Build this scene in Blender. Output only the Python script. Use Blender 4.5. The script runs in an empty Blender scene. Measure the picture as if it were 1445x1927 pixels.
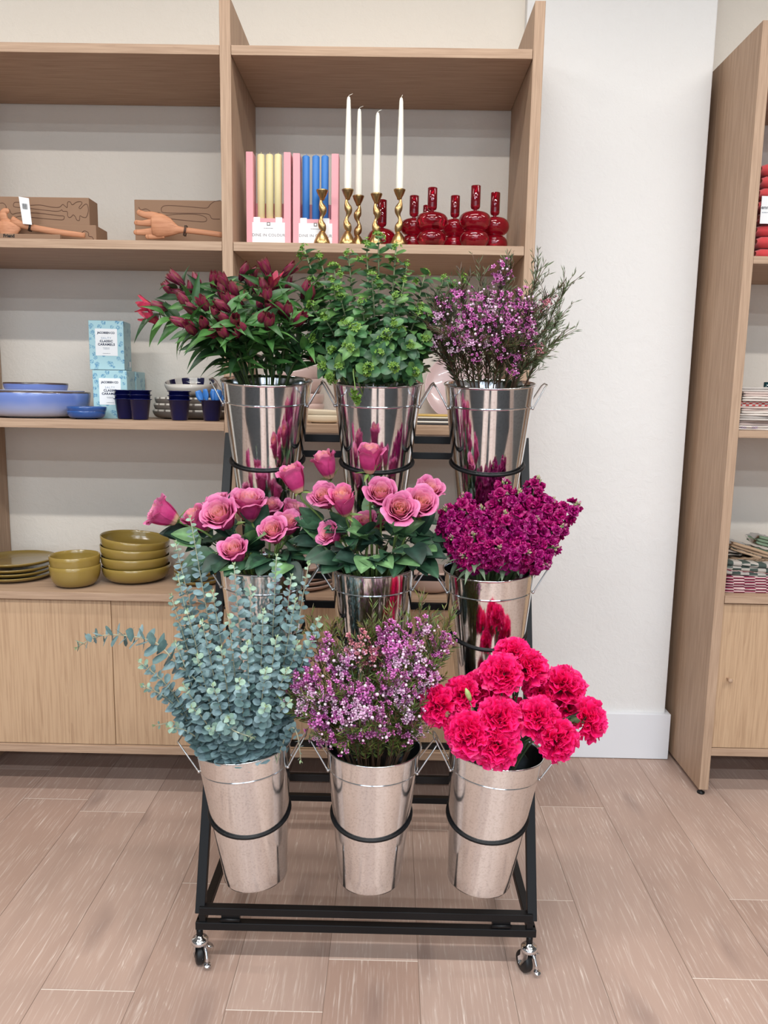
import bpy, math, random
from mathutils import Vector, Matrix, noise
PI = math.pi
S = bpy.context.scene
COL = S.collection
def R(d): return math.radians(d)

# ---------------------------------------------------------------- camera
CAM_H = 1.4; F_PX = 1440.0; YAW = 0.5; PITCH = 8.5; ROLL = 1.0
cam_data = bpy.data.cameras.new('camera'); cam = bpy.data.objects.new('camera', cam_data); COL.objects.link(cam)
_ps, _p, _r = R(YAW), R(PITCH), R(ROLL)
FW = Vector((-math.sin(_ps)*math.cos(_p), math.cos(_ps)*math.cos(_p), -math.sin(_p)))
_r0 = Vector((math.cos(_ps), math.sin(_ps), 0)); _u0 = _r0.cross(FW)
RT = _r0*math.cos(_r) + _u0*math.sin(_r); UP = _u0*math.cos(_r) - _r0*math.sin(_r)
CAMP = Vector((0, 0, CAM_H))
m = Matrix.Identity(4)
for i in range(3):
    m[i][0] = RT[i]; m[i][1] = UP[i]; m[i][2] = -FW[i]; m[i][3] = CAMP[i]
cam.matrix_world = m
cam_data.sensor_fit = 'VERTICAL'; cam_data.sensor_height = 24.0; cam_data.lens = 24.0*F_PX/1927.0
cam_data.clip_start = 0.05; cam_data.clip_end = 60
S.camera = cam

# ---------------------------------------------------------------- view, world
S.view_settings.view_transform = 'Standard'; S.view_settings.look = 'None'
S.view_settings.gamma = 1; S.view_settings.use_curve_mapping = False
S.view_settings.exposure = 0.19
W = bpy.data.worlds.new('world'); S.world = W; W.use_nodes = True
W.node_tree.nodes['Background'].inputs[0].default_value = (0.75, 0.87, 1.0, 1)
W.node_tree.nodes['Background'].inputs[1].default_value = 1.5

def area(name, loc, rot, sx, sy, power, color, parent=None):
    L = bpy.data.lights.new(name, 'AREA'); L.shape = 'RECTANGLE'; L.size = sx; L.size_y = sy
    L.energy = power; L.color = color
    o = bpy.data.objects.new(name, L); COL.objects.link(o); o.location = loc; o.rotation_euler = rot
    if parent: o.parent = parent
    return o
# daylight through the shopfront openings far behind the camera
DAY = (0.80, 0.90, 1.0)
for wx in (-1.75, 1.75):
    area('daylight', (wx, -5.25, 1.65), (R(90), 0, 0), 2.9, 2.5, 22, DAY)
# linear ceiling lamps: (Y, power)
LAMP_ROWS = ((-3.4, 44, (0.80,0.91,1.0)), (-1.6, 42, (0.86,0.94,1.0)), (0.1, 40, (1.0,0.965,0.92)), (1.75, 15, (1.0,0.95,0.88)))
LAMP_Z = 3.3

# ---------------------------------------------------------------- geometry helpers
def at(x, y, Y):
    """world point at distance Y from the camera plane, seen at photo pixel x, y"""
    d = FW + RT*((x-722.5)/F_PX) + UP*((963.5-y)/F_PX)
    return CAMP + d*(Y/d.y)
def lin(c):
    c = c/255.0
    return c/12.92 if c <= 0.04045 else ((c+0.055)/1.055)**2.4
def rgb(r, g, b): return (lin(r), lin(g), lin(b), 1.0)

class MB:
    def __init__(s): s.v = []; s.f = []; s.mi = []; s.c = []; s.M = None; s.m = 0; s.col = None; s.has = False; s.smooth = []; s.sm = True
    def add(s, vs, fs, cols=None):
        o = len(s.v)
        if s.M is not None: vs = [s.M @ Vector(p) for p in vs]
        s.v += [tuple(p) for p in vs]
        s.f += [tuple(i+o for i in q) for q in fs]
        s.mi += [s.m]*len(fs); s.smooth += [s.sm]*len(fs)
        if cols: s.has = True; s.c += list(cols)
        else: s.c += [s.col or (1, 1, 1, 1)]*len(vs)
        if s.col: s.has = True
        return s
    def box(s, a, b):
        x0, y0, z0 = a; x1, y1, z1 = b
        sm = s.sm; s.sm = False
        s.add([(x0,y0,z0),(x1,y0,z0),(x1,y1,z0),(x0,y1,z0),(x0,y0,z1),(x1,y0,z1),(x1,y1,z1),(x0,y1,z1)],
              [(3,2,1,0),(4,5,6,7),(0,1,5,4),(1,2,6,5),(2,3,7,6),(3,0,4,7)])
        s.sm = sm; return s
    def bar(s, p, q, w, h=None, side=Vector((1,0,0))):
        """square bar from p to q"""
        h = h or w; p = Vector(p); q = Vector(q); d = (q-p).normalized()
        a = side - d*side.dot(d); a.normalize(); b = d.cross(a)
        vs = [c + a*(i*w/2) + b*(j*h/2) for c in (p, q) for i, j in ((-1,-1),(1,-1),(1,1),(-1,1))]
        sm = s.sm; s.sm = False
        s.add(vs, [(3,2,1,0),(4,5,6,7),(0,1,5,4),(1,2,6,5),(2,3,7,6),(3,0,4,7)]); s.sm = sm; return s
    def tube(s, pts, rad, n=8, closed=False, cols=None):
        pts = [Vector(p) for p in pts]; N = len(pts)
        if not isinstance(rad, (list, tuple)): rad = [rad]*N
        vs = []; prev = None; cc = []
        for i, p in enumerate(pts):
            if closed: d = pts[(i+1) % N] - pts[i-1]
            else: d = pts[min(i+1, N-1)] - pts[max(i-1, 0)]
            if d.length < 1e-9: d = Vector((0,0,1))
            d.normalize()
            if prev is None:
                a = d.orthogonal().normalized()
            else:
                a = prev - d*prev.dot(d)
                a = a.normalized() if a.length > 1e-6 else d.orthogonal().normalized()
            prev = a; b = d.cross(a)
            for k in range(n):
                t = 2*PI*k/n
                vs.append(p + (a*math.cos(t) + b*math.sin(t))*rad[i])
                if cols: cc.append(cols[i])
        fs = []
        for i in range(N if closed else N-1):
            j = (i+1) % N
            for k in range(n):
                l = (k+1) % n
                fs.append((i*n+k, i*n+l, j*n+l, j*n+k))
        if not closed:
            fs.append(tuple(range(n-1, -1, -1))); fs.append(tuple((N-1)*n+k for k in range(n)))
        s.add(vs, fs, cc or None); return s
    def lathe(s, prof, n=48, c=(0,0,0), ell=1.0, wob=None, closed=False):
        """profile [(r,z)] about the z axis"""
        vs = []; fs = []; idx = []
        for r, z in prof:
            if r < 1e-6: idx.append([len(vs)]); vs.append((c[0], c[1], c[2]+z))
            else:
                row = []
                for k in range(n):
                    t = 2*PI*k/n; rr = r*(1 + (wob(t, r, z) if wob else 0))
                    row.append(len(vs)); vs.append((c[0]+rr*math.cos(t), c[1]+rr*math.sin(t)*ell, c[2]+z))
                idx.append(row)
        P = len(prof)
        for i in range(P if closed else P-1):
            a, b = idx[i], idx[(i+1) % P]
            for k in range(n):
                l = (k+1) % n
                if len(a) == 1 and len(b) == 1: continue
                if len(a) == 1: fs.append((a[0], b[l], b[k]))
                elif len(b) == 1: fs.append((a[k], a[l], b[0]))
                else: fs.append((a[k], a[l], b[l], b[k]))
        s.add(vs, fs); return s
    def grid(s, fn, nu, nv, cf=None):
        vs = []; cc = []
        for j in range(nv+1):
            for i in range(nu+1):
                u = i/nu; v = j/nv
                vs.append(fn(u, v))
                if cf: cc.append(cf(u, v))
        fs = [(j*(nu+1)+i, j*(nu+1)+i+1, (j+1)*(nu+1)+i+1, (j+1)*(nu+1)+i) for j in range(nv) for i in range(nu)]
        s.add(vs, fs, cc or None); return s
    def ball(s, c, r, n=8, sq=(1,1,1)):
        prof = [(r*math.sin(PI*i/(n//2+1))*1.0, -r*math.cos(PI*i/(n//2+1))*sq[2]) for i in range(n//2+2)]
        prof[0] = (0, -r*sq[2]); prof[-1] = (0, r*sq[2])
        return s.lathe(prof, n, c)
    def text(s, body, size, M, ext=0.0004, bold=0.0, space=1.0):
        cu = bpy.data.curves.new('text', 'FONT'); cu.body = body; cu.size = size; cu.align_x = 'CENTER'
        cu.extrude = ext; cu.offset = bold; cu.resolution_u = 3; cu.space_character = space; cu.space_line = 0.95
        o = bpy.data.objects.new('text', cu); COL.objects.link(o)
        me = bpy.data.meshes.new_from_object(o)
        sm = s.sm; s.sm = False
        s.add([M @ v.co for v in me.vertices], [tuple(p.vertices) for p in me.polygons])
        s.sm = sm
        bpy.data.objects.remove(o); bpy.data.curves.remove(cu); bpy.data.meshes.remove(me)
        return s
    def build(s, name, mat, parent=None, origin=None, bevel=0, solid=0, sub=0):
        if parent is not None: origin = Vector(wloc(parent))
        origin = Vector(origin) if origin is not None else Vector((0,0,0))
        me = bpy.data.meshes.new(name)
        me.from_pydata([tuple(Vector(p)-origin) for p in s.v], [], s.f)
        mats = mat if isinstance(mat, (list, tuple)) else [mat]
        for q in mats: me.materials.append(q)
        me.polygons.foreach_set('material_index', s.mi)
        me.polygons.foreach_set('use_smooth', s.smooth)
        if s.has:
            ca = me.color_attributes.new('tint', 'FLOAT_COLOR', 'POINT')
            flat = []
            for q in s.c: flat += list(q)
            ca.data.foreach_set('color', flat)
        me.update()
        o = bpy.data.objects.new(name, me); COL.objects.link(o)
        if parent is not None: o.parent = parent
        else: o.location = origin
        if bevel:
            b = o.modifiers.new('bevel', 'BEVEL'); b.width = bevel; b.segments = 2; b.limit_method = 'ANGLE'
        if solid:
            b = o.modifiers.new('solidify', 'SOLIDIFY'); b.thickness = solid; b.offset = 0
        if sub:
            b = o.modifiers.new('subdivision', 'SUBSURF'); b.levels = sub; b.render_levels = sub
        return o
def wloc(o):
    l = Vector((0,0,0))
    while o is not None: l += o.location; o = o.parent
    return l
def tag(o, label, cat, group=None, kind=None):
    o['label'] = label; o['category'] = cat
    if group: o['group'] = group
    if kind: o['kind'] = kind
    return o
def thing(name, label, cat, loc, group=None):
    o = bpy.data.objects.new(name, None); COL.objects.link(o); o.location = Vector(loc); o.empty_display_size = 0.05
    return tag(o, label, cat, group)
def structure(o): o['kind'] = 'structure'; return o
def inst(src_data, name, parent, M):
    """a part sharing mesh data, placed by a world matrix"""
    o = bpy.data.objects.new(name, src_data); COL.objects.link(o); o.parent = parent
    o.matrix_local = Matrix.Translation(-wloc(parent)) @ M
    return o
def copy_thing(src, loc, label, group=None):
    r = src.copy(); COL.objects.link(r); r.location = Vector(loc); r['label'] = label
    if group: r['group'] = group
    for ch in list(src.children):
        c = ch.copy(); COL.objects.link(c); c.parent = r
        for g in list(ch.children):
            d = g.copy(); COL.objects.link(d); d.parent = c
    return r
def basis(axis, spin=0.0):
    """rotation taking +z to axis"""
    z = Vector(axis).normalized(); x = z.orthogonal().normalized(); y = z.cross(x)
    x2 = x*math.cos(spin) + y*math.sin(spin); y2 = z.cross(x2)
    M = Matrix.Identity(4)
    for i in range(3): M[i][0] = x2[i]; M[i][1] = y2[i]; M[i][2] = z[i]
    return M
def crom(P, n=6):
    P = [Vector(p) for p in P]; Q = [P[0]*2-P[1]] + P + [P[-1]*2-P[-2]]; out = []
    for i in range(1, len(Q)-2):
        a, b, c, d = Q[i-1], Q[i], Q[i+1], Q[i+2]
        for k in range(n):
            t = k/n
            out.append(0.5*((2*b) + (c-a)*t + (2*a-5*b+4*c-d)*t*t + (3*b-a-3*c+d)*t*t*t))
    out.append(P[-1]); return out

# ---------------------------------------------------------------- materials
def newmat(name):
    m = bpy.data.materials.new(name); m.use_nodes = True
    return m, m.node_tree, m.node_tree.nodes['Principled BSDF']
def plain(name, col, rough=0.5, metal=0.0, spec=0.5, coat=0.0, trans=0.0, ior=1.45, bump=None, sheen=0.0, em=None):
    m, nt, b = newmat(name)
    b.inputs['Base Color'].default_value = col; b.inputs['Roughness'].default_value = rough
    b.inputs['Metallic'].default_value = metal; b.inputs['Specular IOR Level'].default_value = spec
    b.inputs['Coat Weight'].default_value = coat; b.inputs['Transmission Weight'].default_value = trans; b.inputs['IOR'].default_value = ior
    b.inputs['Sheen Weight'].default_value = sheen
    if em: b.inputs['Emission Color'].default_value = em[0]; b.inputs['Emission Strength'].default_value = em[1]
    if bump:
        sc, st, dist = bump
        tc = nt.nodes.new('ShaderNodeTexCoord'); n = nt.nodes.new('ShaderNodeTexNoise'); n.inputs['Scale'].default_value = sc; n.inputs['Detail'].default_value = 4
        bp = nt.nodes.new('ShaderNodeBump'); bp.inputs['Strength'].default_value = st; bp.inputs['Distance'].default_value = dist
        nt.links.new(tc.outputs['Object'], n.inputs['Vector']); nt.links.new(n.outputs['Fac'], bp.inputs['Height']); nt.links.new(bp.outputs['Normal'], b.inputs['Normal'])
    return m
def tinted(name, rough=0.5, trans=0.15, sheen=0.0, mult=(1,1,1,1), coat=0.0, vary=0.15, scale=60):
    """leaf or petal: colour comes from the mesh, slight translucency and mottling"""
    m, nt, b = newmat(name); N = nt.nodes; L = nt.links
    a = N.new('ShaderNodeAttribute'); a.attribute_name = 'tint'
    tc = N.new('ShaderNodeTexCoord'); no = N.new('ShaderNodeTexNoise'); no.inputs['Scale'].default_value = scale; no.inputs['Detail'].default_value = 3
    L.new(tc.outputs['Object'], no.inputs['Vector'])
    mr = N.new('ShaderNodeMapRange'); mr.inputs['To Min'].default_value = 1-vary; mr.inputs['To Max'].default_value = 1+vary
    mr.inputs['From Min'].default_value = 0.3; mr.inputs['From Max'].default_value = 0.7
    L.new(no.outputs['Fac'], mr.inputs['Value'])
    mx = N.new('ShaderNodeVectorMath'); mx.operation = 'SCALE'; L.new(a.outputs['Color'], mx.inputs[0]); L.new(mr.outputs['Result'], mx.inputs['Scale'])
    L.new(mx.outputs['Vector'], b.inputs['Base Color'])
    b.inputs['Roughness'].default_value = rough; b.inputs['Sheen Weight'].default_value = sheen; b.inputs['Coat Weight'].default_value = coat
    tr = N.new('ShaderNodeBsdfTranslucent'); L.new(mx.outputs['Vector'], tr.inputs['Color'])
    ms = N.new('ShaderNodeMixShader'); ms.inputs[0].default_value = trans
    L.new(b.outputs[0], ms.inputs[1]); L.new(tr.outputs[0], ms.inputs[2]); L.new(ms.outputs[0], N['Material Output'].inputs['Surface'])
    return m
def wood(name, grain='z', light=(187,159,135), dark=(150,121,99), sc=1.0, fine=1.0, band=0.35):
    m, nt, b = newmat(name); N = nt.nodes; L = nt.links
    tc = N.new('ShaderNodeTexCoord'); mp = N.new('ShaderNodeMapping')
    st = {'z': (14,14,0.9), 'x': (0.9,14,14), 'y': (14,0.9,14)}[grain]
    mp.inputs['Scale'].default_value = tuple(q*sc for q in st)
    L.new(tc.outputs['Object'], mp.inputs['Vector'])
    n1 = N.new('ShaderNodeTexNoise'); n1.inputs['Scale'].default_value = 1.0; n1.inputs['Detail'].default_value = 5; n1.inputs['Distortion'].default_value = 0.35
    L.new(mp.outputs[0], n1.inputs['Vector'])
    mp2 = N.new('ShaderNodeMapping'); mp2.inputs['Scale'].default_value = tuple(q*14*fine if q > 1 else q*7 for q in st)
    L.new(tc.outputs['Object'], mp2.inputs['Vector'])
    n2 = N.new('ShaderNodeTexNoise'); n2.inputs['Scale'].default_value = 1.0; n2.inputs['Detail'].default_value = 3
    L.new(mp2.outputs[0], n2.inputs['Vector'])
    # cathedral bands
    ml = N.new('ShaderNodeMath'); ml.operation = 'MULTIPLY'; ml.inputs[1].default_value = 9.0; L.new(n1.outputs['Fac'], ml.inputs[0])
    fr = N.new('ShaderNodeMath'); fr.operation = 'FRACT'; L.new(ml.outputs[0], fr.inputs[0])
    r1 = N.new('ShaderNodeValToRGB'); L.new(fr.outputs[0], r1.inputs[0])
    r1.color_ramp.elements[0].color = (0.55,0.55,0.55,1); r1.color_ramp.elements[1].color = (1,1,1,1); r1.color_ramp.elements[1].position = 0.35
    e = r1.color_ramp.elements.new(0.9); e.color = (0.9,0.9,0.9,1)
    mx = N.new('ShaderNodeMix'); mx.data_type = 'RGBA'; mx.inputs['A'].default_value = rgb(*dark); mx.inputs['B'].default_value = rgb(*light)
    ad = N.new('ShaderNodeMath'); ad.operation = 'MULTIPLY_ADD'; ad.inputs[1].default_value = band; L.new(r1.outputs['Color'], ad.inputs[0])
    mr = N.new('ShaderNodeMapRange'); mr.inputs['From Min'].default_value = 0.3; mr.inputs['From Max'].default_value = 0.7; mr.inputs['To Min'].default_value = 0; mr.inputs['To Max'].default_value = 0.65
    L.new(n2.outputs['Fac'], mr.inputs['Value']); L.new(mr.outputs['Result'], ad.inputs[2])
    L.new(ad.outputs[0], mx.inputs['Factor']); L.new(mx.outputs['Result'], b.inputs['Base Color'])
    b.inputs['Roughness'].default_value = 0.55; b.inputs['Specular IOR Level'].default_value = 0.35
    bp = N.new('ShaderNodeBump'); bp.inputs['Strength'].default_value = 0.15; bp.inputs['Distance'].default_value = 0.001
    L.new(n2.outputs['Fac'], bp.inputs['Height']); L.new(bp.outputs['Normal'], b.inputs['Normal'])
    return m
def plaster(name, col):
    m, nt, b = newmat(name); N = nt.nodes; L = nt.links
    b.inputs['Base Color'].default_value = col; b.inputs['Roughness'].default_value = 0.7; b.inputs['Specular IOR Level'].default_value = 0.3
    tc = N.new('ShaderNodeTexCoord')
    n1 = N.new('ShaderNodeTexNoise'); n1.inputs['Scale'].default_value = 28; n1.inputs['Detail'].default_value = 6; n1.inputs['Roughness'].default_value = 0.65; n1.inputs['Distortion'].default_value = 0.6
    L.new(tc.outputs['Object'], n1.inputs['Vector'])
    r = N.new('ShaderNodeValToRGB'); r.color_ramp.elements[0].position = 0.42; r.color_ramp.elements[1].position = 0.66
    L.new(n1.outputs['Fac'], r.inputs[0])
    bp = N.new('ShaderNodeBump'); bp.inputs['Strength'].default_value = 0.3; bp.inputs['Distance'].default_value = 0.003
    L.new(r.outputs['Color'], bp.inputs['Height']); L.new(bp.outputs['Normal'], b.inputs['Normal'])
    return m
def galvanised(name, rough):
    m, nt, b = newmat(name); N = nt.nodes; L = nt.links
    b.inputs['Metallic'].default_value = 1.0
    tc = N.new('ShaderNodeTexCoord'); n = N.new('ShaderNodeTexNoise'); n.inputs['Scale'].default_value = 220; n.inputs['Detail'].default_value = 2
    L.new(tc.outputs['Object'], n.inputs['Vector'])
    n2 = N.new('ShaderNodeTexNoise'); n2.inputs['Scale'].default_value = 14; n2.inputs['Detail'].default_value = 3; L.new(tc.outputs['Object'], n2.inputs['Vector'])
    r = N.new('ShaderNodeValToRGB'); r.color_ramp.elements[0].position = 0.30; r.color_ramp.elements[0].color = (0.66,0.67,0.68,1)
    r.color_ramp.elements[1].position = 0.5; r.color_ramp.elements[1].color = (0.79,0.81,0.83,1); L.new(n.outputs['Fac'], r.inputs[0])
    L.new(r.outputs['Color'], b.inputs['Base Color'])
    mr = N.new('ShaderNodeMapRange'); mr.inputs['From Min'].default_value = 0.3; mr.inputs['From Max'].default_value = 0.7
    mr.inputs['To Min'].default_value = rough*0.6; mr.inputs['To Max'].default_value = rough*1.5; L.new(n2.outputs['Fac'], mr.inputs['Value']); L.new(mr.outputs['Result'], b.inputs['Roughness'])
    b.inputs['Anisotropic'].default_value = 0.4
    return m

wood_v = wood('oak_vertical', 'z'); wood_h = wood('oak_horizontal', 'x')
wood_door = wood('oak_door', 'z', (192,161,130), (146,112,84), sc=0.62, band=0.6)
wall_m = plaster('wall_paint', rgb(228,220,209)); pillar_m = plaster('pillar_paint', rgb(228,227,226))
trim_m = plain('trim_paint', rgb(228,230,235), 0.35)
black_m = plain('black_powder_coat', rgb(13,13,15), 0.45, spec=0.35)
steel_m = galvanised('galvanised_steel', 0.13); steel_shiny = galvanised('galvanised_steel_shiny', 0.09)
wire_m = plain('zinc_wire', (0.62,0.62,0.62,1), 0.28, 1.0)
chrome_m = plain('chrome', (0.75,0.77,0.8,1), 0.12, 1.0)
rubber_m = plain('black_rubber', rgb(20,20,22), 0.45)
brass_m = plain('brushed_brass', rgb(184,152,104), 0.3, 1.0, bump=(300, 0.05, 0.0005))
wax_m = plain('ivory_wax', rgb(240,238,226), 0.45, spec=0.4)
# ================================================================ SETTING
WALL_Y = 2.93; RECESS_Y = 3.05; PIL_Y = 2.885
XL, XR, YB, ZC = -3.4, 3.6, -5.2, 3.5

def floor_material():
    m, nt, b = newmat('oak_planks'); N = nt.nodes; L = nt.links
    a = N.new('ShaderNodeAttribute'); a.attribute_name = 'tint'
    sep = N.new('ShaderNodeSeparateColor'); L.new(a.outputs['Color'], sep.inputs[0])
    tc = N.new('ShaderNodeTexCoord')
    off = N.new('ShaderNodeCombineXYZ'); mo = N.new('ShaderNodeMath'); mo.operation = 'MULTIPLY'; mo.inputs[1].default_value = 37.0
    L.new(sep.outputs['Red'], mo.inputs[0]); L.new(mo.outputs[0], off.inputs['X']); L.new(mo.outputs[0], off.inputs['Y'])
    ad = N.new('ShaderNodeVectorMath'); ad.operation = 'ADD'; L.new(tc.outputs['Object'], ad.inputs[0]); L.new(off.outputs[0], ad.inputs[1])
    def noise_(sc, scale, det, dist=0.0, rough=0.5):
        mp = N.new('ShaderNodeMapping'); mp.inputs['Scale'].default_value = sc; L.new(ad.outputs[0], mp.inputs['Vector'])
        n = N.new('ShaderNodeTexNoise'); n.inputs['Scale'].default_value = scale; n.inputs['Detail'].default_value = det; n.inputs['Distortion'].default_value = dist; n.inputs['Roughness'].default_value = rough
        L.new(mp.outputs[0], n.inputs['Vector']); return n.outputs['Fac']
    big = noise_((5,0.9,1), 1.0, 4, 0.8)
    pores = noise_((170,7,1), 1.0, 3, 0.2, 0.6)
    grain = noise_((12,1.1,1), 1.0, 3, 1.2)
    # plank tone
    t1 = N.new('ShaderNodeMix'); t1.data_type = 'RGBA'; t1.inputs['A'].default_value = rgb(164,136,122); t1.inputs['B'].default_value = rgb(188,163,150)
    L.new(sep.outputs['Green'], t1.inputs['Factor'])
    t2 = N.new('ShaderNodeMix'); t2.data_type = 'RGBA'; t2.inputs['B'].default_value = rgb(142,118,107)
    mr = N.new('ShaderNodeMapRange'); mr.inputs['From Min'].default_value = 0.45; mr.inputs['From Max'].default_value = 0.75; mr.inputs['To Max'].default_value = 0.45
    L.new(big, mr.inputs['Value']); L.new(mr.outputs['Result'], t2.inputs['Factor']); L.new(t1.outputs['Result'], t2.inputs['A'])
    # grain contour lines, white brushed pores
    ml = N.new('ShaderNodeMath'); ml.operation = 'MULTIPLY'; ml.inputs[1].default_value = 16.0; L.new(grain, ml.inputs[0])
    fr = N.new('ShaderNodeMath'); fr.operation = 'FRACT'; L.new(ml.outputs[0], fr.inputs[0])
    rr = N.new('ShaderNodeValToRGB'); rr.color_ramp.elements[0].position = 0.0; rr.color_ramp.elements[0].color = (1,1,1,1); rr.color_ramp.elements[1].position = 0.3; rr.color_ramp.elements[1].color = (0,0,0,1)
    L.new(fr.outputs[0], rr.inputs[0])
    pr = N.new('ShaderNodeMapRange'); pr.inputs['From Min'].default_value = 0.52; pr.inputs['From Max'].default_value = 0.68; L.new(pores, pr.inputs['Value'])
    mu = N.new('ShaderNodeMath'); mu.operation = 'MULTIPLY_ADD'; mu.inputs[2].default_value = 0.0; L.new(pr.outputs['Result'], mu.inputs[0])
    s2 = N.new('ShaderNodeMath'); s2.operation = 'MULTIPLY_ADD'; s2.inputs[1].default_value = 0.55; s2.inputs[2].default_value = 0.22; L.new(rr.outputs['Color'], s2.inputs[0]); L.new(s2.outputs[0], mu.inputs[1])
    t3 = N.new('ShaderNodeMix'); t3.data_type = 'RGBA'; t3.inputs['B'].default_value = rgb(226,212,202)
    L.new(mu.outputs[0], t3.inputs['Factor']); L.new(t2.outputs['Result'], t3.inputs['A'])
    # knots
    mpk = N.new('ShaderNodeMapping'); mpk.inputs['Scale'].default_value = (4.2,1.5,1); L.new(ad.outputs[0], mpk.inputs['Vector'])
    dn = N.new('ShaderNodeTexNoise'); dn.inputs['Scale'].default_value = 3; L.new(mpk.outputs[0], dn.inputs['Vector'])
    dv = N.new('ShaderNodeVectorMath'); dv.operation = 'MULTIPLY_ADD'; dv.inputs[1].default_value = (0.3,0.3,0.3); L.new(dn.outputs['Color'], dv.inputs[0]); L.new(mpk.outputs[0], dv.inputs[2])
    vo = N.new('ShaderNodeTexVoronoi'); vo.inputs['Scale'].default_value = 0.9; vo.voronoi_dimensions = '2D'; L.new(dv.outputs[0], vo.inputs['Vector'])
    kr = N.new('ShaderNodeValToRGB'); kr.color_ramp.elements[0].position = 0.02; kr.color_ramp.elements[0].color = (0.42,0.42,0.42,1); kr.color_ramp.elements[1].position = 0.15; kr.color_ramp.elements[1].color = (0,0,0,1)
    L.new(vo.outputs['Distance'], kr.inputs[0])
    t4 = N.new('ShaderNodeMix'); t4.data_type = 'RGBA'; t4.inputs['B'].default_value = rgb(120,100,94)
    L.new(kr.outputs['Color'], t4.inputs['Factor']); L.new(t3.outputs['Result'], t4.inputs['A'])
    L.new(t4.outputs['Result'], b.inputs['Base Color'])
    b.inputs['Roughness'].default_value = 0.42; b.inputs['Specular IOR Level'].default_value = 0.4
    bp = N.new('ShaderNodeBump'); bp.inputs['Strength'].default_value = 0.12; bp.inputs['Distance'].default_value = 0.0006; L.new(pores, bp.inputs['Height']); L.new(bp.outputs['Normal'], b.inputs['Normal'])
    return m
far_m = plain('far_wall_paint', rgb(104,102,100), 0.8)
rng = random.Random(5)
fb = MB(); fb.sm = False
PW = 0.2245; PX0 = 0.539
seam = []
joints = {2: [2.01], 1: [1.702, 3.6], 0: [2.494], -1: [1.987], -3: [1.737], -6: [1.617], -7: [2.398], 3: [1.72]}   # column: joint positions along the room
ncol0 = int((XL-PX0)/PW)-1; ncol1 = int((XR-PX0)/PW)+1
G = 0.0007; J = 0.0014
for k in range(ncol0, ncol1+1):
    x0 = max(XL, PX0+k*PW); x1 = min(XR, PX0+(k+1)*PW)
    if x1 - x0 < 0.01: continue
    js = [y for y in joints.get(k, [rng.uniform(-0.6, 1.2)])]
    lo = min(js); L_ = 1.95
    ys = set(js); y = lo - L_
    while y > YB: ys.add(y); y -= L_*rng.uniform(0.8, 1.1)
    y = max(js) + L_
    while y < 3.2: ys.add(y); y += L_
    ys = [YB] + sorted(q for q in ys if YB < q < 3.2) + [3.2]
    for a, b_ in zip(ys[:-1], ys[1:]):
        fb.m = 0; tone = (rng.random(), rng.random(), rng.random(), 1)
        fb.add([(x0+G,a+J,0),(x1-G,a+J,0),(x1-G,b_-J,0),(x0+G,b_-J,0)], [(0,1,2,3)], [tone]*4)
        fb.m = 1; fb.add([(x0+G,b_-J,-0.0004),(x1-G,b_-J,-0.0004),(x1-G,b_+J,-0.0004),(x0+G,b_+J,-0.0004)], [(0,1,2,3)], [tone]*4)  # pale strip paints in the highlight of the bevelled plank end
    fb.m = 2; fb.add([(x0-G,YB,-0.0008),(x0+G,YB,-0.0008),(x0+G,3.2,-0.0008),(x0-G,3.2,-0.0008)], [(0,1,2,3)], [(0,0,0,1)]*4)
fb.m = 2; fb.add([(XL,YB,-0.002),(XR,YB,-0.002),(XR,3.2,-0.002),(XL,3.2,-0.002)], [(0,1,2,3)], [(0,0,0,1)]*4)
fb.m = 2; fb.box((XL,YB,-0.1),(XR,3.2,-0.003))
structure(fb.build('floor', [floor_material(), plain('plank_end_highlight', rgb(232,218,206), 0.5), plain('plank_seam', rgb(140,118,104), 0.6)]))
structure(MB().box((XL,WALL_Y,0),(0.44,WALL_Y+0.3,ZC)).build('wall_back', wall_m))
structure(MB().box((0.44,PIL_Y,0),(1.098,RECESS_Y+0.18,ZC)).build('wall_pillar', pillar_m, bevel=0.004))
structure(MB().box((1.098,RECESS_Y,0),(XR,RECESS_Y+0.18,ZC)).build('wall_recess', wall_m))
structure(MB().box((XL-0.1,YB,0),(XL,WALL_Y+0.3,ZC)).build('wall_left', far_m))
structure(MB().box((XR,YB,0),(XR+0.1,RECESS_Y+0.18,ZC)).build('wall_right', far_m))
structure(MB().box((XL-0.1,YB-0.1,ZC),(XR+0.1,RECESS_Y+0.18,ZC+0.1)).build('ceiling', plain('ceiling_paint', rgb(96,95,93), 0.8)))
wf = MB()
for a, b_ in (((XL,YB-0.1,0),(-3.25,YB,ZC)), ((-0.25,YB-0.1,0),(0.25,YB,ZC)), ((3.25,YB-0.1,0),(XR,YB,ZC)), ((-3.25,YB-0.1,2.95),(3.25,YB,ZC)), ((-3.25,YB-0.1,0),(-0.25,YB,0.35)), ((0.25,YB-0.1,0),(3.25,YB,0.35))): wf.box(a, b_)
structure(wf.build('wall_front', far_m))
dark_frame = plain('window_frame_black', rgb(30,30,32), 0.4)
for i, cx in enumerate((-1.75, 1.75)):
    w = MB()
    for dx in (-1.5, -0.5, 0.5, 1.5): w.box((cx+dx-0.03,YB-0.08,0.35),(cx+dx+0.03,YB-0.02,2.95))
    for z in (0.35, 2.2, 2.89): w.box((cx-1.5,YB-0.08,z),(cx+1.5,YB-0.02,z+0.06))
    structure(w.build('window_%d' % (i+1), dark_frame))
bb = MB().box((0.44,PIL_Y-0.018,0.002),(1.116,PIL_Y,0.188)); bb.box((1.098,PIL_Y,0.002),(1.116,RECESS_Y,0.188))
structure(bb.build('baseboard_pillar', trim_m, bevel=0.002))
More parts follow.
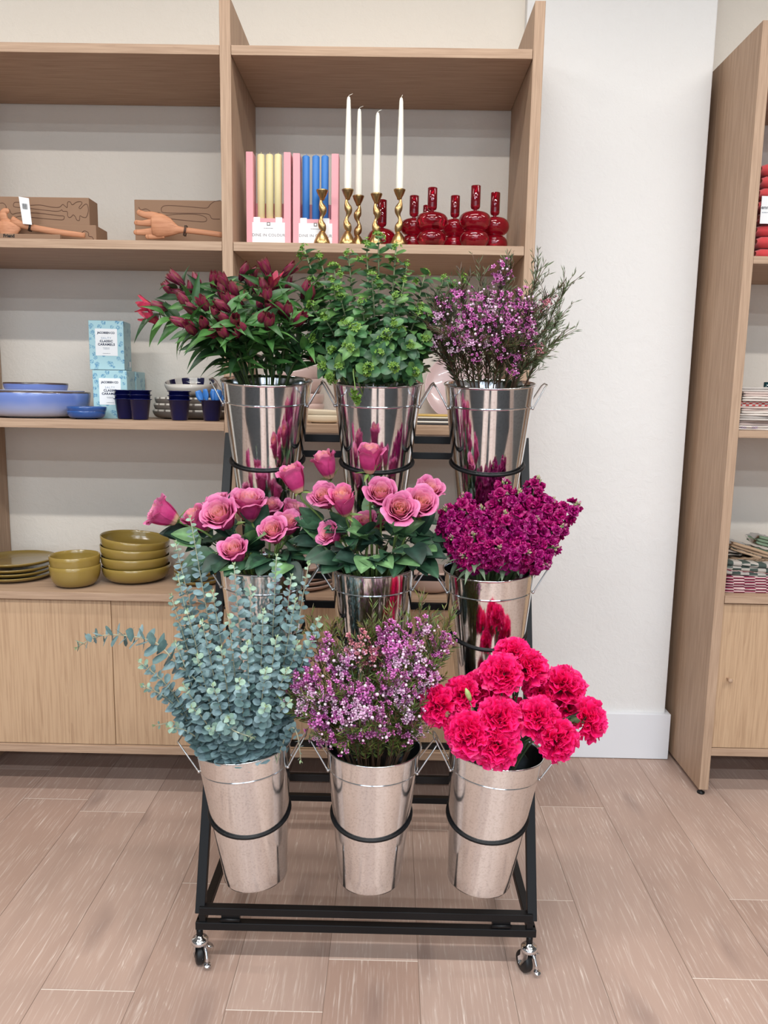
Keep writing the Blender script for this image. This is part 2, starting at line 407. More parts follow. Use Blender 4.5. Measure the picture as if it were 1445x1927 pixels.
absorber_m = plain('charcoal_absorber', rgb(46,44,44), 0.95, bump=(300,0.4,0.002))  # unseen dark strips, added to cut floor bounce and band the bucket reflections
for x0, x1, lab in ((-2.9,-0.75,'left'), (-0.12,0.16,'narrow middle'), (0.95,2.9,'right')):
    tag(MB().box((x0,-4.9,0.001),(x1,0.30,0.012)).build('bounce_absorber', absorber_m, origin=((x0+x1)/2,-2.2,0.0)), '%s added bounce-cutting charcoal rug on the floor behind the viewer, out of the photo' % lab, 'absorber')
# ceiling lamps
lamp_body = plain('lamp_body', rgb(235,235,235), 0.5)
for (ly, pw, lcol) in LAMP_ROWS:
    for lx in (-1.9, 0.0, 1.9):
        t = thing('ceiling_lamp', 'white linear lamp hanging under the ceiling out of the photo', 'lamp', (lx, ly, LAMP_Z), 'linear ceiling lamps')
        h = MB(); h.box((lx-0.62,ly-0.06,LAMP_Z+0.005),(lx+0.62,ly+0.06,LAMP_Z+0.07)); h.build('housing', lamp_body, t, bevel=0.004)
        r_ = MB()
        for dx in (-0.5, 0.5): r_.tube([(lx+dx,ly,LAMP_Z+0.07),(lx+dx,ly,ZC)], 0.003, 6)
        r_.build('hanger', lamp_body, t)
        area('lamp_light', (0,0,0), (0,0,0), 1.2, 0.1, pw, lcol, t)

# ================================================================ SHELVING
def wood_part(name, a, b_, mat, par, bev=0.0012): return MB().box(a, b_).build(name, mat, par, bevel=bev)
FY = 2.50; BY = WALL_Y-0.004
LX0, LX1, MX0, MX1, RX0, RX1 = -1.516, -1.482, -0.546, -0.512, 0.405, 0.437
Z1, Z2, Z3, Z4, Z5 = 2.451, 1.877, 1.311, 0.733, 0.184
TH = 0.028; PT = 2.585
su = thing('shelving_unit', 'tall oak shelving unit with sliding cabinet doors behind the flower cart', 'shelving', (-0.55, FY, 0))
for x0, x1 in ((LX0,LX1),(MX0,MX1),(RX0,RX1)):
    wood_part('side_panel', (x0,FY,0.012),(x1,BY,PT), wood_v, su)
    f = MB()
    for fy in (FY+0.03, BY-0.06): f.lathe([(0,0),(0.014,0),(0.014,0.006),(0.005,0.008),(0.005,0.013),(0,0.013)], 16, ((x0+x1)/2, fy, 0))
    f.build('levelling_foot', black_m, su)
for x0, x1 in ((LX1,MX0),(MX1,RX0)):
    for z in (Z1, Z2, Z3):
        wood_part('shelf_board', (x0+0.001,FY+0.002,z-TH),(x1-0.001,BY,z), wood_h, su)
    wood_part('cabinet_top', (x0+0.001,FY-0.004,Z4-0.026),(x1-0.001,BY,Z4), wood_h, su)
    wood_part('cabinet_base', (x0+0.001,FY+0.004,Z5-0.028),(x1-0.001,BY,Z5), wood_h, su)
    wood_part('back_board', (x0+0.001,BY-0.02,Z5),(x1-0.001,BY-0.006,Z4-0.026), wood_h, su)
XS = -0.945
def knob(m_, x, y, z):
    M0 = m_.M; m_.M = Matrix.Translation((x,y,z)) @ basis((0,-1,0))
    m_.lathe([(0.004,0),(0.004,0.012),(0.0075,0.02),(0.0085,0.026),(0.006,0.030),(0,0.031)], 16); m_.M = M0; return m_
for x0, x1, dy, kx in ((LX1+0.002, XS, 0.0, None), (XS+0.001, MX0-0.002, 0.004, -0.60), (MX1+0.002, -0.06, 0.0, None), (-0.059, RX0-0.002, 0.004, None)):
    d = wood_part('door', (x0,FY+0.012+dy,Z5+0.002),(x1,FY+0.030+dy,Z4-0.031), wood_door, su, 0.0008)
    if kx: knob(MB(), kx, FY+0.012+dy, 0.62).build('knob', wood_h, d)

FR = 2.60; BR = RECESS_Y-0.004
sr = thing('shelving_unit', 'oak shelving unit of folded cloths at the right edge, past the white pillar', 'shelving', (1.15, FR, 0))
PX, PX2 = 1.133, 1.166; X2 = 2.10
for x0, x1 in ((PX,PX2),(X2,X2+0.033)):
    wood_part('side_panel', (x0,FR,0.018),(x1,BR,2.585), wood_v, sr)
    f = MB()
    for fy in (FR+0.012, BR-0.05): f.lathe([(0,0),(0.013,0),(0.013,0.005),(0.0035,0.008),(0.0035,0.02),(0,0.02)], 16, ((x0+x1)/2-0.004, fy, 0))
    f.build('levelling_foot', black_m, sr)
for z in (2.451, 1.877, 1.311): wood_part('shelf_board', (PX2+0.001,FR+0.002,z-0.024),(X2-0.001,BR,z), wood_h, sr)
wood_part('cabinet_top', (PX2+0.001,FR-0.002,0.713),(X2-0.001,BR,0.739), wood_h, sr)
wood_part('cabinet_base', (PX2+0.001,FR+0.004,0.147),(X2-0.001,BR,0.175), wood_h, sr)
wood_part('back_board', (PX2+0.001,BR-0.02,0.175),(X2-0.001,BR-0.006,0.713), wood_h, sr)
d = wood_part('door', (PX2+0.002,FR+0.010,0.177),(1.63,FR+0.028,0.708), wood_door, sr, 0.0008)
kp = at(1371,1278,FR); knob(MB(), kp.x, FR+0.010, kp.z).build('knob', wood_h, d)
wood_part('door', (1.632,FR+0.012,0.177),(X2-0.002,FR+0.030,0.708), wood_door, sr, 0.0008)

# ================================================================ FLOWER CART
CX = -0.042; HW = 0.405; T = 0.020
YB0, ZB0 = 1.70, 0.158      # foot of the sloping ladder
YT0, ZT0 = 2.11, 1.295      # its head
def lad(z):  # y of the ladder plane at height z
    return YB0 + (YT0-YB0)*(z-ZB0)/(ZT0-ZB0)
cart = thing('flower_cart', 'black metal three-tier flower cart on casters holding nine buckets', 'cart', (CX, 1.9, 0))
YR = 2.31
b_ = MB()
b_.box((CX-HW-0.01,YB0-T/2,0.108),(CX+HW+0.01,YB0+T/2,0.128)); b_.box((CX-HW-0.01,YR-T/2,0.108),(CX+HW+0.01,YR+T/2,0.128))
for sx in (-1, 1): b_.box((CX+sx*HW-T/2,YB0,0.108),(CX+sx*HW+T/2,YR,0.128))
b_.build('base_frame', black_m, cart, bevel=0.0015)
b_ = MB()
for sx in (-1, 1): b_.bar((CX+sx*(HW-0.001),YB0,ZB0-T/2),(CX+sx*(HW-0.001),YT0,ZT0), T*1.15, T)
for z, hh in ((ZB0,T),(0.528,T*0.7),(0.93,T*0.7),(ZT0-0.008,T)):
    b_.bar((CX-HW,lad(z),z),(CX+HW,lad(z),z), hh, hh, side=Vector((0,0,1)))
b_.build('ladder_frame', black_m, cart, bevel=0.0012)
b_ = MB()
for sx in (-1, 1): b_.bar((CX+sx*(HW-0.03),YR,0.18),(CX+sx*(HW-0.03),YT0+0.025,ZT0-0.02), T*0.9, T*0.9)
b_.bar((CX-HW+0.02,YR,0.185),(CX+HW-0.02,YR,0.185), T*0.9, T*0.9, side=Vector((0,0,1)))
b_.build('rear_support', black_m, cart, bevel=0.0012)
for sx in (-1, 1):
    b_ = MB(); hx = CX+sx*(HW-0.075)
    b_.box((hx-0.022,YB0-0.007,0.129),(hx+0.022,YB0+0.007,0.147)); b_.tube([(hx-0.024,YB0-0.009,0.137),(hx+0.024,YB0-0.009,0.137)], 0.004, 8); b_.build('hinge', black_m, cart)
    b_ = MB(); b_.box((CX+sx*(HW-0.006)-0.008,YB0-0.006,0.127),(CX+sx*(HW-0.006)+0.008,YB0+0.006,0.150)); b_.build('spacer', black_m, cart)
    b_ = MB(); b_.box((CX+sx*(HW-0.05)-0.008,YR-0.006,0.127),(CX+sx*(HW-0.05)+0.008,YR+0.006,0.178)); b_.build('spacer', black_m, cart)
def caster(x, y, ang):
    M = Matrix.Translation((x,y,0)) @ Matrix.Rotation(ang, 4, 'Z')
    q = MB(); q.M = M
    q.lathe([(0,0.108),(0.008,0.108),(0.008,0.086),(0,0.086)], 16)
    p = q.build('caster_stem', black_m, cart)
    q = MB(); q.M = M
    q.lathe([(0,0.088),(0.009,0.088),(0.010,0.083),(0.017,0.081),(0.021,0.076),(0.020,0.068),(0.013,0.066),(0,0.066)], 24)
    for s_ in (-1, 1):   # fork cheeks
        q.add([Vector((s_*0.0125, a, z)) for a, z in ((-0.014,0.072),(0.014,0.072),(0.016,0.048),(0.026,0.036),(0.022,0.020),(0.012,0.020),(0.0,0.040),(-0.012,0.056))] +
              [Vector((s_*0.0140, a, z)) for a, z in ((-0.014,0.072),(0.014,0.072),(0.016,0.048),(0.026,0.036),(0.022,0.020),(0.012,0.020),(0.0,0.040),(-0.012,0.056))],
              [tuple(range(8)), tuple(range(15,7,-1))] + [(i,(i+1)%8,8+(i+1)%8,8+i) for i in range(8)])
    fk = q.build('caster_fork', chrome_m, cart)
    q = MB(); q.M = M @ Matrix.Translation((0,0.017,0.026)) @ Matrix.Rotation(R(90), 4, 'Y')
    q.lathe([(0,-0.011),(0.018,-0.011),(0.024,-0.009),(0.026,-0.005),(0.026,0.005),(0.024,0.009),(0.018,0.011),(0,0.011)], 32)
    q.build('caster_wheel', rubber_m, cart)
    q = MB(); q.M = M      # brake pedal
    q.tube([(0.010,0.004,0.058),(0.014,-0.006,0.044),(0.015,-0.012,0.030),(0.015,-0.016,0.020)], [0.006,0.0045,0.004,0.005], 8)
    q.M = M @ Matrix.Translation((0.015,-0.018,0.016)) @ Matrix.Rotation(R(25), 4, 'X')
    q.lathe([(0,-0.0015),(0.008,-0.0015),(0.009,0),(0.008,0.0015),(0,0.0015)], 16)
    q.M = M @ Matrix.Translation((0.024,0.004,0.052)) @ Matrix.Rotation(R(35), 4, 'Y')
    q.lathe([(0,-0.001),(0.010,-0.001),(0.011,0.001),(0,0.002)], 16)
    q.build('brake_lever', chrome_m, cart)
for x, y, a in ((CX-HW-0.002, YB0, R(20)), (CX+HW-0.004, YB0, R(24)), (CX-HW, YR, R(200)), (CX+HW, YR, R(-10))): caster(x, y, a)

# rings: (tier: bar height, drop)
RING_R = 0.0945
TIER = {1: dict(zbar=1.245), 2: dict(zbar=0.86), 3: dict(zbar=0.452)}
COLX = (-0.3225, -0.0385, 0.2475)
def ring(tier, x):
    zb = TIER[tier]['zbar']; yb = lad(zb) - T/2; dz = {1: 0.020, 2: 0.0, 3: 0.0}[tier]
    til = R({1: 14, 2: 14, 3: 13}[tier])
    c = Vector((x, yb - 0.004 - RING_R*math.cos(til), zb - 0.006 + dz - RING_R*math.sin(til)))
    pts = [c + Vector((RING_R*math.cos(t), RING_R*math.sin(t)*math.cos(til), RING_R*math.sin(t)*math.sin(til))) for t in [2*PI*k/48 for k in range(48)]]
    q = MB(); q.tube(pts, 0.0042, 8, closed=True)
    q.tube([(x-0.03, yb, zb), (x-0.03, c.y+0.09, zb-0.006+dz)], 0.004, 6); q.tube([(x+0.03, yb, zb), (x+0.03, c.y+0.09, zb-0.006+dz)], 0.004, 6)
    q.build('bucket_ring', black_m, cart)
    return c
for tier in (1,2,3):
    zb = TIER[tier]['zbar']
    q = MB(); q.bar((CX-HW+0.01,lad(zb),zb),(CX+HW-0.01,lad(zb),zb), T*0.9, T*0.6, side=Vector((0,0,1))); 
    for sx in (-1,1): q.tube([(CX+sx*(HW-0.016),lad(zb)-0.012,zb-0.012),(CX+sx*(HW-0.045),lad(zb)-0.012,zb-0.012)], 0.004, 6)
    q.build('cross_bar', black_m, cart, bevel=0.001)

# ================================================================ BUCKETS
def bucket(tier, col, label):
    x = COLX[col] + BK_DX.get((tier, col), 0); c = ring(tier, x)
    big = tier == 1
    RT_, RB_, H = (0.114, 0.070, 0.375) if big else ({0: 0.110, 1: 0.1035, 2: 0.111}[col] if tier == 2 else 0.111, 0.074, 0.338)
    up = 0.205 if big else (0.162 if tier == 2 else 0.168)          # rim above the ring
    leanx = BK_LEAN[(tier, col)]
    M = Matrix.Translation(c) @ Matrix.Rotation(R(leanx[0]), 4, 'X') @ Matrix.Rotation(R(leanx[1]), 4, 'Y') @ Matrix.Translation((0,0,up-H))
    base = M @ Vector((0,0,0))
    t = thing('flower_bucket', label, 'bucket', base, 'galvanised buckets of the flower cart')
    q = MB(); q.M = M
    def r_at(z): return RB_ + (RT_-RB_)*z/H
    zb = H*0.852 if not big else H*0.862
    prof = [(0,0.004),(RB_-0.004,0.004),(RB_-0.002,0.001),(RB_+0.0005,0.0),(RB_+0.0015,0.003)]
    for k in range(1, 9): prof.append((r_at(H*k/9.6), H*k/9.6))
    prof += [(r_at(zb-0.006),zb-0.006),(r_at(zb-0.0026),zb-0.0026),(r_at(zb-0.0022),zb-0.0022),(r_at(zb)+0.0013,zb-0.0008),(r_at(zb)+0.0013,zb+0.0008),(r_at(zb+0.0022),zb+0.0022),(r_at(zb+0.0026),zb+0.0026),(r_at(zb+0.006),zb+0.006),(r_at(zb*0.5+H*0.5),zb*0.5+H*0.5),(r_at(H-0.009),H-0.009),(r_at(H-0.0045),H-0.0045),(r_at(H-0.0038),H-0.0038),(RT_+0.0022,H-0.0025),(RT_+0.0025,H),(RT_,H+0.0012),(RT_-0.002,H-0.001)]
    prof += [(r_at(H-0.008)-0.002,H-0.008),(r_at(H*0.9)-0.002,H*0.9),(r_at(H*0.5)-0.002,H*0.5),(RB_-0.002,0.012),(0,0.012)]
    q.lathe(prof, 72); q.build('body', steel_m if tier == 3 else steel_shiny, t)
    # wire ears
    for sx in (-1, 1):
        h = MB(); h.M = M
        zc_ = H*0.87; r0 = r_at(zc_)+0.002
        wv = 0.030; out, rise = (0.031, 0.047) if big else (0.042, 0.060)
        p = [(sx*(r0-0.004), -wv, zc_-0.012), (sx*(r0+0.002), -wv, zc_), (sx*(r0+out-0.006), -0.022, zc_+rise-0.006), (sx*(r0+out), -0.017, zc_+rise),
             (sx*(r0+out), 0.017, zc_+rise), (sx*(r0+out-0.006), 0.022, zc_+rise-0.006), (sx*(r0+0.002), wv, zc_), (sx*(r0-0.004), wv, zc_-0.012)]
        h.tube(p, 0.0019, 8)
        for yy in (-wv, wv): h.ball((sx*math.sqrt(max(0,(r0)**2-yy*yy)), yy, zc_-0.010), 0.004, 8)
        h.tube([(sx*math.sqrt((r0)**2-wv*wv), -wv, zc_-0.010),(sx*(r0+0.002), -wv, zc_)], 0.0019, 6)
        h.tube([(sx*math.sqrt((r0)**2-wv*wv), wv, zc_-0.010),(sx*(r0+0.002), wv, zc_)], 0.0019, 6)
        h.build('handle', wire_m, t)
    w = MB(); w.M = M; w.lathe([(0,H*0.6),(r_at(H*0.6)-0.003,H*0.6)], 40); w.build('water', water_m, t)
    return dict(M=M, H=H, RT=RT_, top=M @ Vector((0,0,H)), ax=(M.to_3x3() @ Vector((0,0,1))))
water_m = plain('water', rgb(60,70,60), 0.05, spec=0.6)
BK_LEAN = {(1,0):(8,1),(1,1):(7,0),(1,2):(7,-1),(2,0):(3,0),(2,1):(3,-1),(2,2):(4,-1.5),(3,0):(0,-4.5),(3,1):(0,1),(3,2):(0,5)}
BK_DX = {(2,0): 0.016, (3,1): 0.006, (3,2): -0.004}
names = {(1,0):'alstroemeria',(1,1):'leafy green stems',(1,2):'purple waxflower'}
BK = {}
for (k, lab) in (((1,0),'steel bucket of dark red lilies, top tier on the left'), ((1,1),'steel bucket of leafy green stems in the middle of the top tier'),
                 ((1,2),'steel bucket of purple waxflower on the top tier beside the white pillar'), ((2,0),'steel bucket of pink roses behind the eucalyptus, middle tier on the left'),
                 ((2,1),'steel bucket of pink roses in the middle of the middle tier'), ((2,2),'steel bucket of magenta stock flowers, middle tier on the right'),
                 ((3,0),'steel bucket of blue-green eucalyptus, bottom tier on the left'), ((3,1),'steel bucket of purple waxflower in the middle of the bottom tier'),
                 ((3,2),'steel bucket of hot pink carnations, bottom tier on the right')):
    BK[k] = bucket(k[0], k[1], lab)
# ================================================================ GOODS ON THE SHELVES
def depth_of(p): return (Vector(p)-CAMP).dot(FW)
def sz(px, p): return px*depth_of(p)/F_PX
def gradz(name, stops, rough=0.15, coat=0.6, metal=0):
    """glaze that changes with the height on the pot; stops = [(z, rgb)]"""
    m, nt, b = newmat(name); N = nt.nodes; L = nt.links
    tc = N.new('ShaderNodeTexCoord'); sp = N.new('ShaderNodeSeparateXYZ'); L.new(tc.outputs['Object'], sp.inputs[0])
    no = N.new('ShaderNodeTexNoise'); no.inputs['Scale'].default_value = 30; L.new(tc.outputs['Object'], no.inputs['Vector'])
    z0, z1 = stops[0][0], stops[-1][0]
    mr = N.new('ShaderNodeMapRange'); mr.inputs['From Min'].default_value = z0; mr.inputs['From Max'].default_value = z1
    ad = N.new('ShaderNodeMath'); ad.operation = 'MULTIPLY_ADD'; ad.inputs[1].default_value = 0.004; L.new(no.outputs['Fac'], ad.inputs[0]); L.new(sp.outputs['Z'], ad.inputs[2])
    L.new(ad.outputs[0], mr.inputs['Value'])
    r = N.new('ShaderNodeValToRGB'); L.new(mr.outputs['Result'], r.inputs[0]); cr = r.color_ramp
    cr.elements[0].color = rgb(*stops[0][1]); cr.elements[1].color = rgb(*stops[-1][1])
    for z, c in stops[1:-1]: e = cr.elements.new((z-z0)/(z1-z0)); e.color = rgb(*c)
    L.new(r.outputs['Color'], b.inputs['Base Color']); b.inputs['Roughness'].default_value = rough; b.inputs['Coat Weight'].default_value = coat; b.inputs['Coat Roughness'].default_value = 0.1
    return m
def bowl_prof(r, h, foot, t=0.004, belly=0.55):
    """closed bowl section, outside then inside"""
    out = [(0,0.002),(foot*0.9,0.002),(foot,0.0),(foot+0.002,0.003)]
    n = 9
    for i in range(1, n+1):
        u = i/n; a = u*PI/2
        rr = foot + (r-foot)*(math.sin(a)**belly); zz = 0.003 + (h-0.003)*(1-math.cos(a)*1.0)
        out.append((rr, zz))
    out += [(r-t*0.5, h+t*0.35), (r-t, h)]
    ins = []
    for i in range(n-1, 0, -1):
        u = i/n; a = u*PI/2
        rr = foot + (r-foot)*(math.sin(a)**belly) - t; zz = 0.003 + t + (h-0.003-t)*(1-math.cos(a))
        ins.append((max(rr,0.002), zz))
    return out + ins + [(0, 0.003+t)]
def plate_prof(r, h, foot, t=0.004, lip=0.8):
    return [(0,0.002),(foot,0.002),(foot,0.0),(foot+0.003,0.002),(r*lip,h*0.35),(r-0.003,h*0.7),(r,h*0.9),(r-0.0005,h),(r-0.003,h),(r-0.008,h*0.8),(r*lip-0.004,h*0.35+t),(foot,0.002+t),(0,0.002+t)]
def pot(name, label, cat, prof, c, mat, group=None, tilt=(0,0), n=56, ell=1.0, rot=0, wob=None):
    q = MB(); q.M = Matrix.Translation(c) @ Matrix.Rotation(R(rot), 4, 'Z') @ Matrix.Rotation(R(tilt[0]), 4, 'X') @ Matrix.Rotation(R(tilt[1]), 4, 'Y')
    q.lathe(prof, n, ell=ell, wob=wob)
    return tag(q.build(name, mat, origin=c), label, cat, group)
S1, S2, S3 = 1.877, 1.311, 0.733
def dashes(q, x, y, z, w, h, n):
    rr = random.Random(int(z*1e4)); sm = q.sm; q.sm = False
    for i in range(n):
        a = x-w/2+w*i/n; b_ = a+w/n*rr.uniform(0.55,0.85); q.add([(a,y,z),(b_,y,z),(b_,y,z+h),(a,y,z+h)], [(0,1,2,3)])
    q.sm = sm
# --- lower shelf of the left bay: olive tableware
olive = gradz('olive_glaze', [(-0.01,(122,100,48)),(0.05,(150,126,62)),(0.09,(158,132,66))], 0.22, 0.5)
olive_in = olive
p = at(22, 1088, 2.66); R_ = 0.128
for i, w in enumerate(('bottom','second from the bottom','third from the bottom')):
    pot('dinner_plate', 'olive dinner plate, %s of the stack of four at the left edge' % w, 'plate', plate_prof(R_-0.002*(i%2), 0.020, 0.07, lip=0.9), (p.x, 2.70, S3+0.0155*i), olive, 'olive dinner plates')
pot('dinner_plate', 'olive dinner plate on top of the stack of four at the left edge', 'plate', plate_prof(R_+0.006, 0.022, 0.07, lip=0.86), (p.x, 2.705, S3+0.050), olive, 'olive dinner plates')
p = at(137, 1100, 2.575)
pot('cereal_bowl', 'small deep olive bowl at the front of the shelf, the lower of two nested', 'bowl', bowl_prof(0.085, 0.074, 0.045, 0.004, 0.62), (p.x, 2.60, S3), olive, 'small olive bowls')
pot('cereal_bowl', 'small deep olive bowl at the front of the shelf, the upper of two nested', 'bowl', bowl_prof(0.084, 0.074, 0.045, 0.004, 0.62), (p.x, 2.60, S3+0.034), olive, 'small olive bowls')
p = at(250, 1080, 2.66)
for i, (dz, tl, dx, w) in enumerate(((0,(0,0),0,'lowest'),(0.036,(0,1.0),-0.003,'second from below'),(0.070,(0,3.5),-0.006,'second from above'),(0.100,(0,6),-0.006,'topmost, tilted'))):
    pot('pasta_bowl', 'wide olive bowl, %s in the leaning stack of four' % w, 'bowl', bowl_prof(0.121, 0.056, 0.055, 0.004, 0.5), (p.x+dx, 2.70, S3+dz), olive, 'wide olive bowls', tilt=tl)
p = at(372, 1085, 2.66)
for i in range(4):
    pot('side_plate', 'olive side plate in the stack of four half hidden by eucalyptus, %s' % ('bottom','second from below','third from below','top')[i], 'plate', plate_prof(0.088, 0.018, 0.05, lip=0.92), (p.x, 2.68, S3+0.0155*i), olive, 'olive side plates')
# --- lower shelf of the right bay: pink plates and bowl
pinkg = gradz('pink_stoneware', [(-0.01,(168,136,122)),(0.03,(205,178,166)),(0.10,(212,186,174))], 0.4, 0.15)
p = at(560, 1105, 2.62)
for i in range(5):
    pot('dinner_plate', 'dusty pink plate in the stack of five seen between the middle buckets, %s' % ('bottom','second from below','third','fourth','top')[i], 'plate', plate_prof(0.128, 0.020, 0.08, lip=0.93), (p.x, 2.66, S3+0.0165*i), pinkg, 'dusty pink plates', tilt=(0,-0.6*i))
p = at(812, 1100, 2.60)
pot('cereal_bowl', 'dusty pink bowl right of the stacked pink plates, seen between two buckets', 'bowl', bowl_prof(0.080, 0.078, 0.040, 0.004, 0.62), (p.x, 2.62, S3), pinkg)

# --- middle shelf left: blue pottery
blue_big = gradz('periwinkle_glaze', [(0.0,(196,196,205)),(0.035,(150,162,205)),(0.06,(114,136,200)),(0.085,(114,136,200)),(0.087,(80,66,62)),(0.10,(80,66,62))], 0.25, 0.5)
blue_small = gradz('periwinkle_glaze_small', [(0.0,(150,162,205)),(0.022,(112,132,196)),(0.030,(112,132,196)),(0.0325,(72,58,56)),(0.05,(72,58,56))], 0.25, 0.5)
p = at(66, 785, 2.68)
pot('serving_bowl', 'large periwinkle blue serving bowl with brown rim at the left edge', 'bowl', bowl_prof(0.178, 0.088, 0.10, 0.006, 0.45), (p.x, 2.70, S2), blue_big)
pot('low_bowl', 'flat blue dish with brown rim nested inside the large periwinkle bowl', 'bowl', plate_prof(0.140, 0.020, 0.09), (p.x+0.02, 2.70, S2+0.074), blue_big)
pot('low_bowl', 'small periwinkle bowl standing on top of the large blue bowls', 'bowl', bowl_prof(0.105, 0.034, 0.07, 0.004, 0.4), (p.x, 2.70, S2+0.084), blue_small)
deep = plain('deep_blue_glaze', rgb(46,84,150), 0.2, coat=0.4)
p = at(160, 790, 2.585)
pot('dipping_dish', 'small deep blue dish before the large bowl, the lower of two', 'dish', bowl_prof(0.062, 0.027, 0.035, 0.003, 0.55), (p.x, 2.60, S2), deep, 'small deep blue dishes')
pot('dipping_dish', 'small deep blue dish before the large bowl, the upper of two', 'dish', bowl_prof(0.064, 0.026, 0.035, 0.003, 0.5), (p.x+0.002, 2.60, S2+0.015), deep, 'small deep blue dishes')
# caramel boxes
def caramel_mat():
    m, nt, b = newmat('caramel_carton'); N = nt.nodes; L = nt.links
    tc = N.new('ShaderNodeTexCoord'); mp = N.new('ShaderNodeMapping'); mp.inputs['Scale'].default_value = (46,46,46); L.new(tc.outputs['Object'], mp.inputs['Vector'])
    v = N.new('ShaderNodeTexVoronoi'); v.inputs['Scale'].default_value = 1.0; L.new(mp.outputs[0], v.inputs['Vector'])
    n = N.new('ShaderNodeTexNoise'); n.inputs['Scale'].default_value = 5; n.inputs['Detail'].default_value = 2; n.inputs['Distortion'].default_value = 1.5; L.new(mp.outputs[0], n.inputs['Vector'])
    r = N.new('ShaderNodeValToRGB'); r.color_ramp.elements[0].position = 0.34; r.color_ramp.elements[0].color = (1,1,1,1); r.color_ramp.elements[1].position = 0.40; r.color_ramp.elements[1].color = (0,0,0,1); L.new(v.outputs['Distance'], r.inputs[0])
    r2 = N.new('ShaderNodeValToRGB'); r2.color_ramp.elements[0].position = 0.47; r2.color_ramp.elements[1].position = 0.50; L.new(n.outputs['Fac'], r2.inputs[0])
    mu = N.new('ShaderNodeMath'); mu.operation = 'MULTIPLY'; L.new(r.outputs['Color'], mu.inputs[0]); L.new(r2.outputs['Color'], mu.inputs[1])
    mx = N.new('ShaderNodeMix'); mx.data_type = 'RGBA'; mx.inputs['A'].default_value = rgb(164,202,210); mx.inputs['B'].default_value = rgb(84,142,178); L.new(mu.outputs[0], mx.inputs['Factor'])
    L.new(mx.outputs['Result'], b.inputs['Base Color']); b.inputs['Roughness'].default_value = 0.4; return m
car_m = caramel_mat(); white_card = plain('white_card', rgb(236,238,240), 0.5); ink = plain('navy_ink', rgb(38,48,74), 0.6); grey_ink = plain('grey_ink', rgb(120,130,145), 0.6)
def caramel(c, rot, label, writing=True):
    t = thing('candy_box', label, 'box', c, 'blue cartons of caramels')
    M = Matrix.Translation(c) @ Matrix.Rotation(R(rot), 4, 'Z')
    w, dd, h = 0.117, 0.10, 0.166
    q = MB(); q.M = M; q.box((-w/2,0,0),(w/2,dd,h)); q.build('carton', car_m, t, bevel=0.0015)
    if writing:
        q = MB(); q.M = M; q.box((-0.037,-0.0006,0.048),(0.037,0.0,0.139)); lb = q.build('paper_label', white_card, t)
        def T(b_, s_, z, mat, bold=0, sp=1.0):
            k = MB(); k.text(b_, s_, M @ Matrix.Translation((0,-0.0009,z)) @ Matrix.Rotation(R(90),4,'X'), 0.0002, bold, sp); k.build('lettering', mat, lb)
        T('JACOBSEN CO', 0.0095, 0.122, ink, 0.0003, 0.92); T('SALTY', 0.0095, 0.1045, plain('pale_ink', rgb(130,150,175), 0.6), 0, 1.35)
        T('CLASSIC', 0.0105, 0.0935, ink, 0.0004, 1.15); T('CARAMELS', 0.0105, 0.0825, ink, 0.0004, 1.15)
        for (z_, w_) in ((0.0735, 0.024), (0.0700, 0.020), (0.0545, 0.026)):
            k = MB(); dashes(k, 0, -0.0009, z_, w_, 0.0016, 8); k.v = [tuple(M @ Vector(p_)) for p_ in k.v]; k.build('fine_print', grey_ink, lb)
    q = MB(); q.M = M @ Matrix.Translation((w/2,0,0)); q.box((0,0.07,0.012),(0.0004,0.088,0.032)); q.build('side_label', white_card, t)
    q = MB(); q.M = M; q.box((-w/2+0.004,0.001,h-0.0002),(w/2-0.004,0.003,h+0.0004)); q.build('lid_flap', plain('carton_edge', rgb(96,124,140), 0.5), t)
p = at(214, 788, 2.70)
caramel((p.x-0.002, 2.68, S2), 3, 'light blue box with white label, lower of the stack behind the navy cups')
caramel((p.x-0.009, 2.68, S2+0.1675), 5, 'light blue box with white label on top of the stack')
p = at(226, 788, 2.79)
caramel((p.x+0.003, 2.795, S2), 0, 'light blue caramel box standing behind the front stack, only its right end showing', False)
# navy cups
navy = plain('navy_enamel', rgb(13,18,72), 0.18, spec=0.35, coat=0.15)
def cup_prof():
    rb, rt, h, t = 0.0265, 0.036, 0.070, 0.002
    return [(0,0.001),(rb-0.002,0.001),(rb,0.003),(rt-0.001,h-0.003),(rt+0.003,h-0.002),(rt+0.0042,h-0.0005),(rt+0.003,h+0.0008),(rt-0.001,h),(rt-t-0.001,h-0.004),(rb-t,0.005),(0,0.005)]
for (cx, yy, n_, wh) in ((234, 2.645, 3, 'in the back stack beside the caramel boxes'), (261.5, 2.595, 3, 'in the front stack beside the caramel boxes'), (336, 2.60, 3, 'in the stack before the grey platters')):
    p = at(cx, 790, yy)
    for i in range(n_): pot('enamel_cup', 'navy enamel cup, %s %s' % (('lowest','middle','topmost')[i], wh), 'cup', cup_prof(), (p.x, yy+0.015, S2+0.0145*i), navy, 'navy enamel cups', n=40)
p = at(397, 790, 2.60)
pot('enamel_cup', 'single navy enamel cup holding blue scoops, next to the shelf post', 'cup', cup_prof(), (p.x, 2.612, S2), navy, 'navy enamel cups', n=40)
scoop_m = plain('blue_plastic', rgb(70,138,222), 0.2, coat=0.3, trans=0.15)
